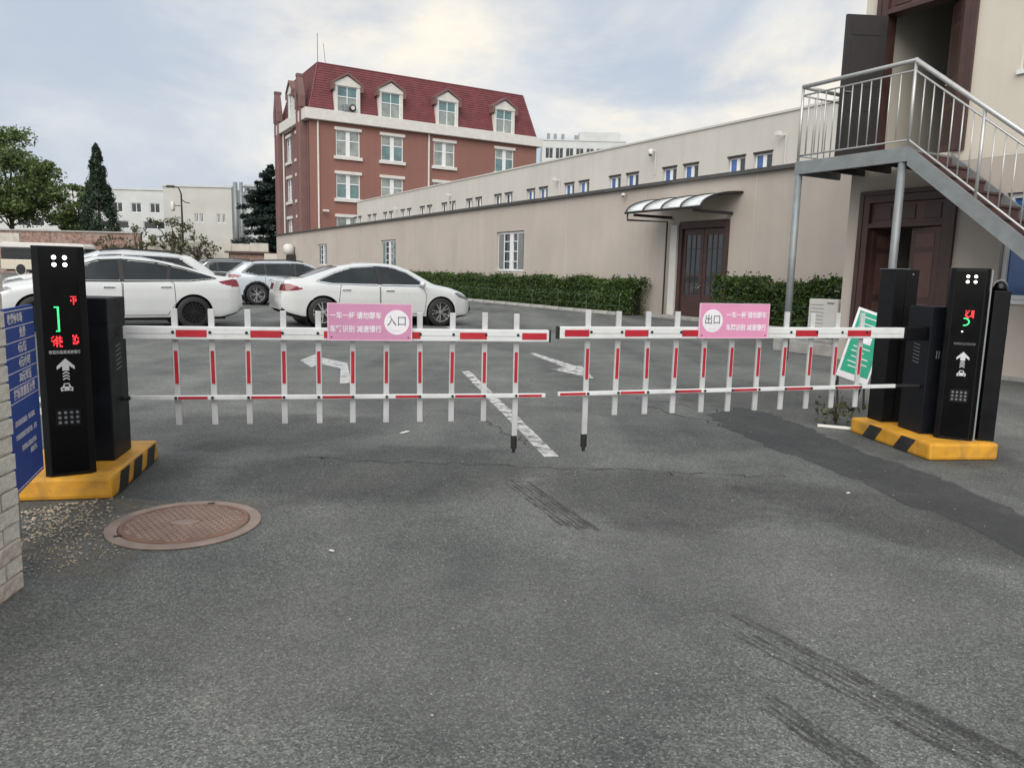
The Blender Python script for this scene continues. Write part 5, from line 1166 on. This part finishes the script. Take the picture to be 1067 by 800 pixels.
# a long three-box saloon (rear passenger-side visible one) and a rounder one
win_s = [(-1.62, 1.02), (-1.20, 1.20), (-.75, 1.345), (-.2, 1.40), (.25, 1.375), (.62, 1.26), (1.05, 1.00), (.9, .965), (-.2, .955), (-1.2, .965)]
saloon = dict(X0=-2.30, L=4.82, W=1.84, wr=.335, wheels=(-1.42, 1.40), paint='carwhite',
  top=[(-2.30, .55), (-2.29, .80), (-2.26, .98), (-2.20, 1.055), (-1.80, 1.10), (-1.10, 1.37), (-.55, 1.465), (-.1, 1.48), (.35, 1.455), (.72, 1.33), (1.28, .99), (1.75, .915), (2.12, .80), (2.30, .68), (2.38, .56), (2.41, .44)],
  belt=[(-2.4, .93), (-1.6, .965), (0, .945), (1.2, .925), (2.0, .78), (2.41, .55)],
  roofw=[(-2.4, .74), (-1.7, .70), (-1.0, .60), (-.2, .585), (.5, .60), (1.2, .68), (2.4, .66)],
  windows=[[(-1.50, 1.03), (-1.12, 1.20), (-.72, 1.325), (-.15, 1.375), (-.15, .975), (-1.2, .985)], [(-.07, .975), (-.07, 1.378), (.25, 1.355), (.60, 1.24), (.97, 1.0), (.88, .975)]],
  pillar=[[(-.15, .96), (-.15, 1.39), (-.07, 1.39), (-.07, .96)]], winline=[(-1.56, 1.02), (-1.15, 1.215), (-.73, 1.345), (-.15, 1.395), (.26, 1.372), (.62, 1.255), (1.03, .985), (.88, .958), (-.2, .955), (-1.25, .965)],
  doors=[[(-1.08, .50), (-1.02, .93), (-.98, .955), (-.12, .94), (-.12, .30), (-.90, .30)], [(-.10, .30), (-.10, .94), (.92, .935), (1.02, .75), (.98, .30)]], handles=[(-.90, .845), (.12, .835)],
  screen=(.70, 1.27), rear=(-1.82, -1.02), mirror=(.90, .955),
  head=[[(2.42, .62), (2.33, .66), (1.95, .80), (1.80, .79), (1.95, .69), (2.25, .62)]], tail=[[(-2.45, .80), (-2.45, .96), (-2.12, .955), (-1.85, .86), (-1.90, .83), (-2.12, .80)]],
  black=[[(2.45, .27), (2.45, .56), (2.36, .56), (2.30, .27)]], creases=[[(-2.2, .80), (-1.2, .80), (.6, .775), (1.7, .74)], [(-.95, .36), (.95, .36)]], spokes=10, sillh=.05)
def nose(sp, x_, k):
    f = lambda P: [(x_+(x-x_)*k if x > x_ else x, z) for x, z in P]; o = dict(sp)
    for key in ('top', 'belt', 'roofw'): o[key] = f(sp[key])
    for key in ('head', 'black', 'creases'): o[key] = [f(P) for P in sp[key]]
    o['L'] = 2*(x_+(sp['L']/2-x_)*k); return o
fastback = dict(saloon); fastback.update(X0=-2.36, L=4.72, W=1.82, wheels=(-1.36, 1.38), rimmat='rimdark', spokes=16, trimmat='blackplastic',
  top=[(-2.36, .52), (-2.35, .78), (-2.31, .98), (-2.22, 1.07), (-1.85, 1.115), (-1.10, 1.345), (-.50, 1.455), (-.05, 1.475), (.4, 1.445), (.85, 1.28), (1.45, .97), (1.80, .90), (2.10, .80), (2.26, .68), (2.33, .56), (2.36, .44)],
  windows=[[(-1.78, 1.045), (-1.2, 1.215), (-.72, 1.325), (-.10, 1.372), (-.10, .985), (-1.3, 1.0)], [(-.02, .98), (-.02, 1.374), (.32, 1.35), (.70, 1.22), (1.08, .99), (.95, .975)]],
  pillar=[[(-.10, .97), (-.10, 1.385), (-.02, 1.385), (-.02, .97)], [(-.92, 1.0), (-1.0, 1.29), (-.93, 1.30), (-.86, 1.0)]], winline=[(-1.84, 1.04), (-1.2, 1.235), (-.72, 1.345), (-.08, 1.392), (.33, 1.368), (.72, 1.235), (1.14, .975), (.95, .958), (-.1, .965), (-1.3, .98)],
  doors=[[(-1.02, .52), (-1.00, .93), (-.94, .968), (-.07, .95), (-.07, .29), (-.86, .29)], [(-.05, .29), (-.05, .95), (.98, .945), (1.08, .75), (1.02, .29)]], handles=[(-.84, .86), (.18, .845)],
  screen=(.78, 1.43), rear=(-1.88, -1.05), mirror=(1.0, .96),
  head=[[(2.37, .66), (2.2, .75), (1.85, .83), (1.75, .80), (1.98, .72), (2.25, .64)]], tail=[[(-2.4, .88), (-2.4, 1.02), (-2.16, 1.03), (-1.86, .975), (-1.96, .92), (-2.2, .87)]], black=[[(2.4, .27), (2.4, .56), (2.31, .56), (2.25, .27)]])
suv = dict(saloon); suv.update(X0=-2.31, L=4.62, W=1.86, wr=.36, wheels=(-1.36, 1.34), cladding=1, rails=1, sillh=.14, paint='carwhite',
  top=[(-2.31, .60), (-2.30, .95), (-2.25, 1.12), (-2.02, 1.34), (-1.72, 1.60), (-1.2, 1.665), (-.3, 1.70), (.25, 1.66), (.62, 1.53), (1.25, 1.12), (1.7, 1.06), (2.08, .96), (2.24, .80), (2.29, .62), (2.31, .48)],
  belt=[(-2.3, 1.10), (-1.5, 1.10), (0, 1.05), (1.2, 1.03), (2.0, .90), (2.31, .62)],
  roofw=[(-2.3, .72), (-1.7, .64), (-.2, .63), (.6, .65), (1.2, .72), (2.3, .68)],
  windows=[[(-1.80, 1.22), (-1.42, 1.52), (-.95, 1.55), (-.10, 1.565), (-.10, 1.085), (-1.3, 1.115)], [(-.02, 1.085), (-.02, 1.565), (.25, 1.54), (.60, 1.40), (.98, 1.10), (.90, 1.08)]],
  pillar=[[(-.10, 1.07), (-.10, 1.58), (-.02, 1.58), (-.02, 1.07)], [(-1.08, 1.1), (-1.12, 1.55), (-1.04, 1.55), (-1.00, 1.1)]], winline=[(-1.86, 1.20), (-1.45, 1.54), (-.95, 1.57), (-.06, 1.585), (.26, 1.56), (.62, 1.415), (1.04, 1.085), (.90, 1.062), (-.1, 1.068), (-1.3, 1.095)],
  doors=[[(-1.10, .60), (-1.08, 1.05), (-1.0, 1.075), (-.07, 1.05), (-.07, .36), (-.92, .36)], [(-.05, .36), (-.05, 1.05), (.92, 1.04), (1.0, .85), (.96, .36)]], handles=[(-.88, .95), (.14, .94)],
  screen=(.62, 1.22), rear=(-2.10, -1.74), mirror=(.86, 1.07),
  head=[[(2.32, .78), (2.12, .92), (1.80, .98), (1.72, .94), (1.95, .85), (2.22, .76)]], tail=[[(-2.35, .98), (-2.35, 1.12), (-2.1, 1.13), (-1.85, 1.07), (-1.95, 1.02), (-2.15, .98)]], black=[[(2.35, .30), (2.35, .68), (2.25, .68), (2.2, .30)]], creases=[[(-2.1, .92), (0, .88), (1.7, .86)]])
def squash(sp, k):
    o = dict(sp)
    f = lambda P: [(x, .36+(z-.36)*k if z > .36 else z) for x, z in P]
    for key in ('top', 'belt', 'winline'): o[key] = f(sp[key])
    for key in ('windows', 'pillar', 'doors', 'head', 'tail', 'black', 'creases'): o[key] = [f(P) for P in sp[key]]
    o['handles'] = f(sp['handles']); o['mirror'] = f([sp['mirror']])[0]; return o
place(fastback, (-8.96, 14.11), (-6.66, 15.60), 1, 'white saloon facing left with dark wheels behind the left terminal')
place(nose(saloon, 1.4, .87), (-1.78, 18.10), (-4.27, 16.78), -1, 'white saloon facing right behind the pink entry board')
# second row
place(squash(suv, .95), (-10.28, 16.55), (-8.03, 18.0), 1, 'white sport utility car behind the left white saloon')
hatch = squash(suv, .89); hatch.update(paint='carsilver', chromeh=0, trimmat='blackplastic')
place(hatch, (-6.43, 27.15), (-8.88, 26.0), -1, 'pearl white crossover between the two white saloons')
wag = squash(suv, .95); wag.update(paint='cardark', chromeh=0, trimmat='chrome')
place(wag, (-10.9, 34.4), (-13.4, 33.2), -1, 'dark grey estate car behind the pearl crossover')
# ---------------------------------------------------------------- minibus
mb = thing('minibus', 'beige minibus with dark windows parked in front of the brick wall', 'minibus', (-50.3, 74.0, 0), R(2)); mb.scale = (1, 1, 1.12)
BL = 8.6
MB().prism([(0, .45), (BL-.2, .45), (BL, .7), (BL, 1.3), (BL-.15, 1.32), (0, 1.32)], 0, 2.2, 'y').build('lower_body', 'beige', mb, bevel=.06)
MB().prism([(.05, 1.322), (BL-.17, 1.322), (BL-.45, 2.35), (.1, 2.35)], .03, 2.17, 'y').build('window_band', 'carglass', mb, bevel=.03)
MB().prism([(.02, 2.352), (BL-.43, 2.352), (BL-.55, 2.62), (BL-.9, 2.78), (.3, 2.80), (.05, 2.65)], 0, 2.2, 'y').build('roof', 'white', mb, bevel=.08)
for x in (1.2, 2.6, 4.0, 5.4, 6.8): box('pillar', 'darksteel', mb, x, .015, 1.33, x+.08, .028, 2.34)
for x in (1.9, 6.6):
    for y in (.16, 2.04):
        wv = MB().lathe([(.25, -.14), (.42, -.14), (.44, -.08), (.44, .08), (.42, .14), (.25, .14)], 22, (x, y, .44), 'y', False).build('wheel', 'rubber', mb, True); MB().lathe([(.25, -.1), (.001, -.12)], 18, (x, y, .44), 'y', False).build('rim', 'galv', wv)
        ar_ = MB().lathe([(.52, -.012), (.47, -.012)], 24, (x, .002, .46), 'y', False).build('arch_trim', 'white', wv) if y < 1 else None
    MB().lathe([(.5, 0), (.001, 0)], 24, (x, -.004, .46), 'y', False).build('wheel_arch', 'rubber', mb)
box('underbody', 'blackplastic', mb, .4, .2, .3, BL-.5, 2.0, .45); box('headlight', 'headlamp', mb, BL-.02, .2, .85, BL+.02, .6, 1.1, .01); box('headlight', 'headlamp', mb, BL-.02, 1.6, .85, BL+.02, 2.0, 1.1, .01)

# ---------------------------------------------------------------- groups of like things
GR = {'car': 'cars parked in the yard', 'security_camera': 'security cameras on the long buildings', 'hedge': 'hedges along the long wall', 'wire_fence': 'wire fences in front of the hedges',
      'traffic_island': 'yellow islands at the gate', 'sign_board': 'pink boards on the booms', 'broadleaf_tree': 'broadleaf trees behind the yard', 'white_block': 'white buildings at the left', 'paper_scrap': 'scraps on the asphalt'}
for o in scn.objects:
    k = o.name.split('.')[0]
    if o.parent is None and k in GR and 'category' in o: o['group'] = GR[k]
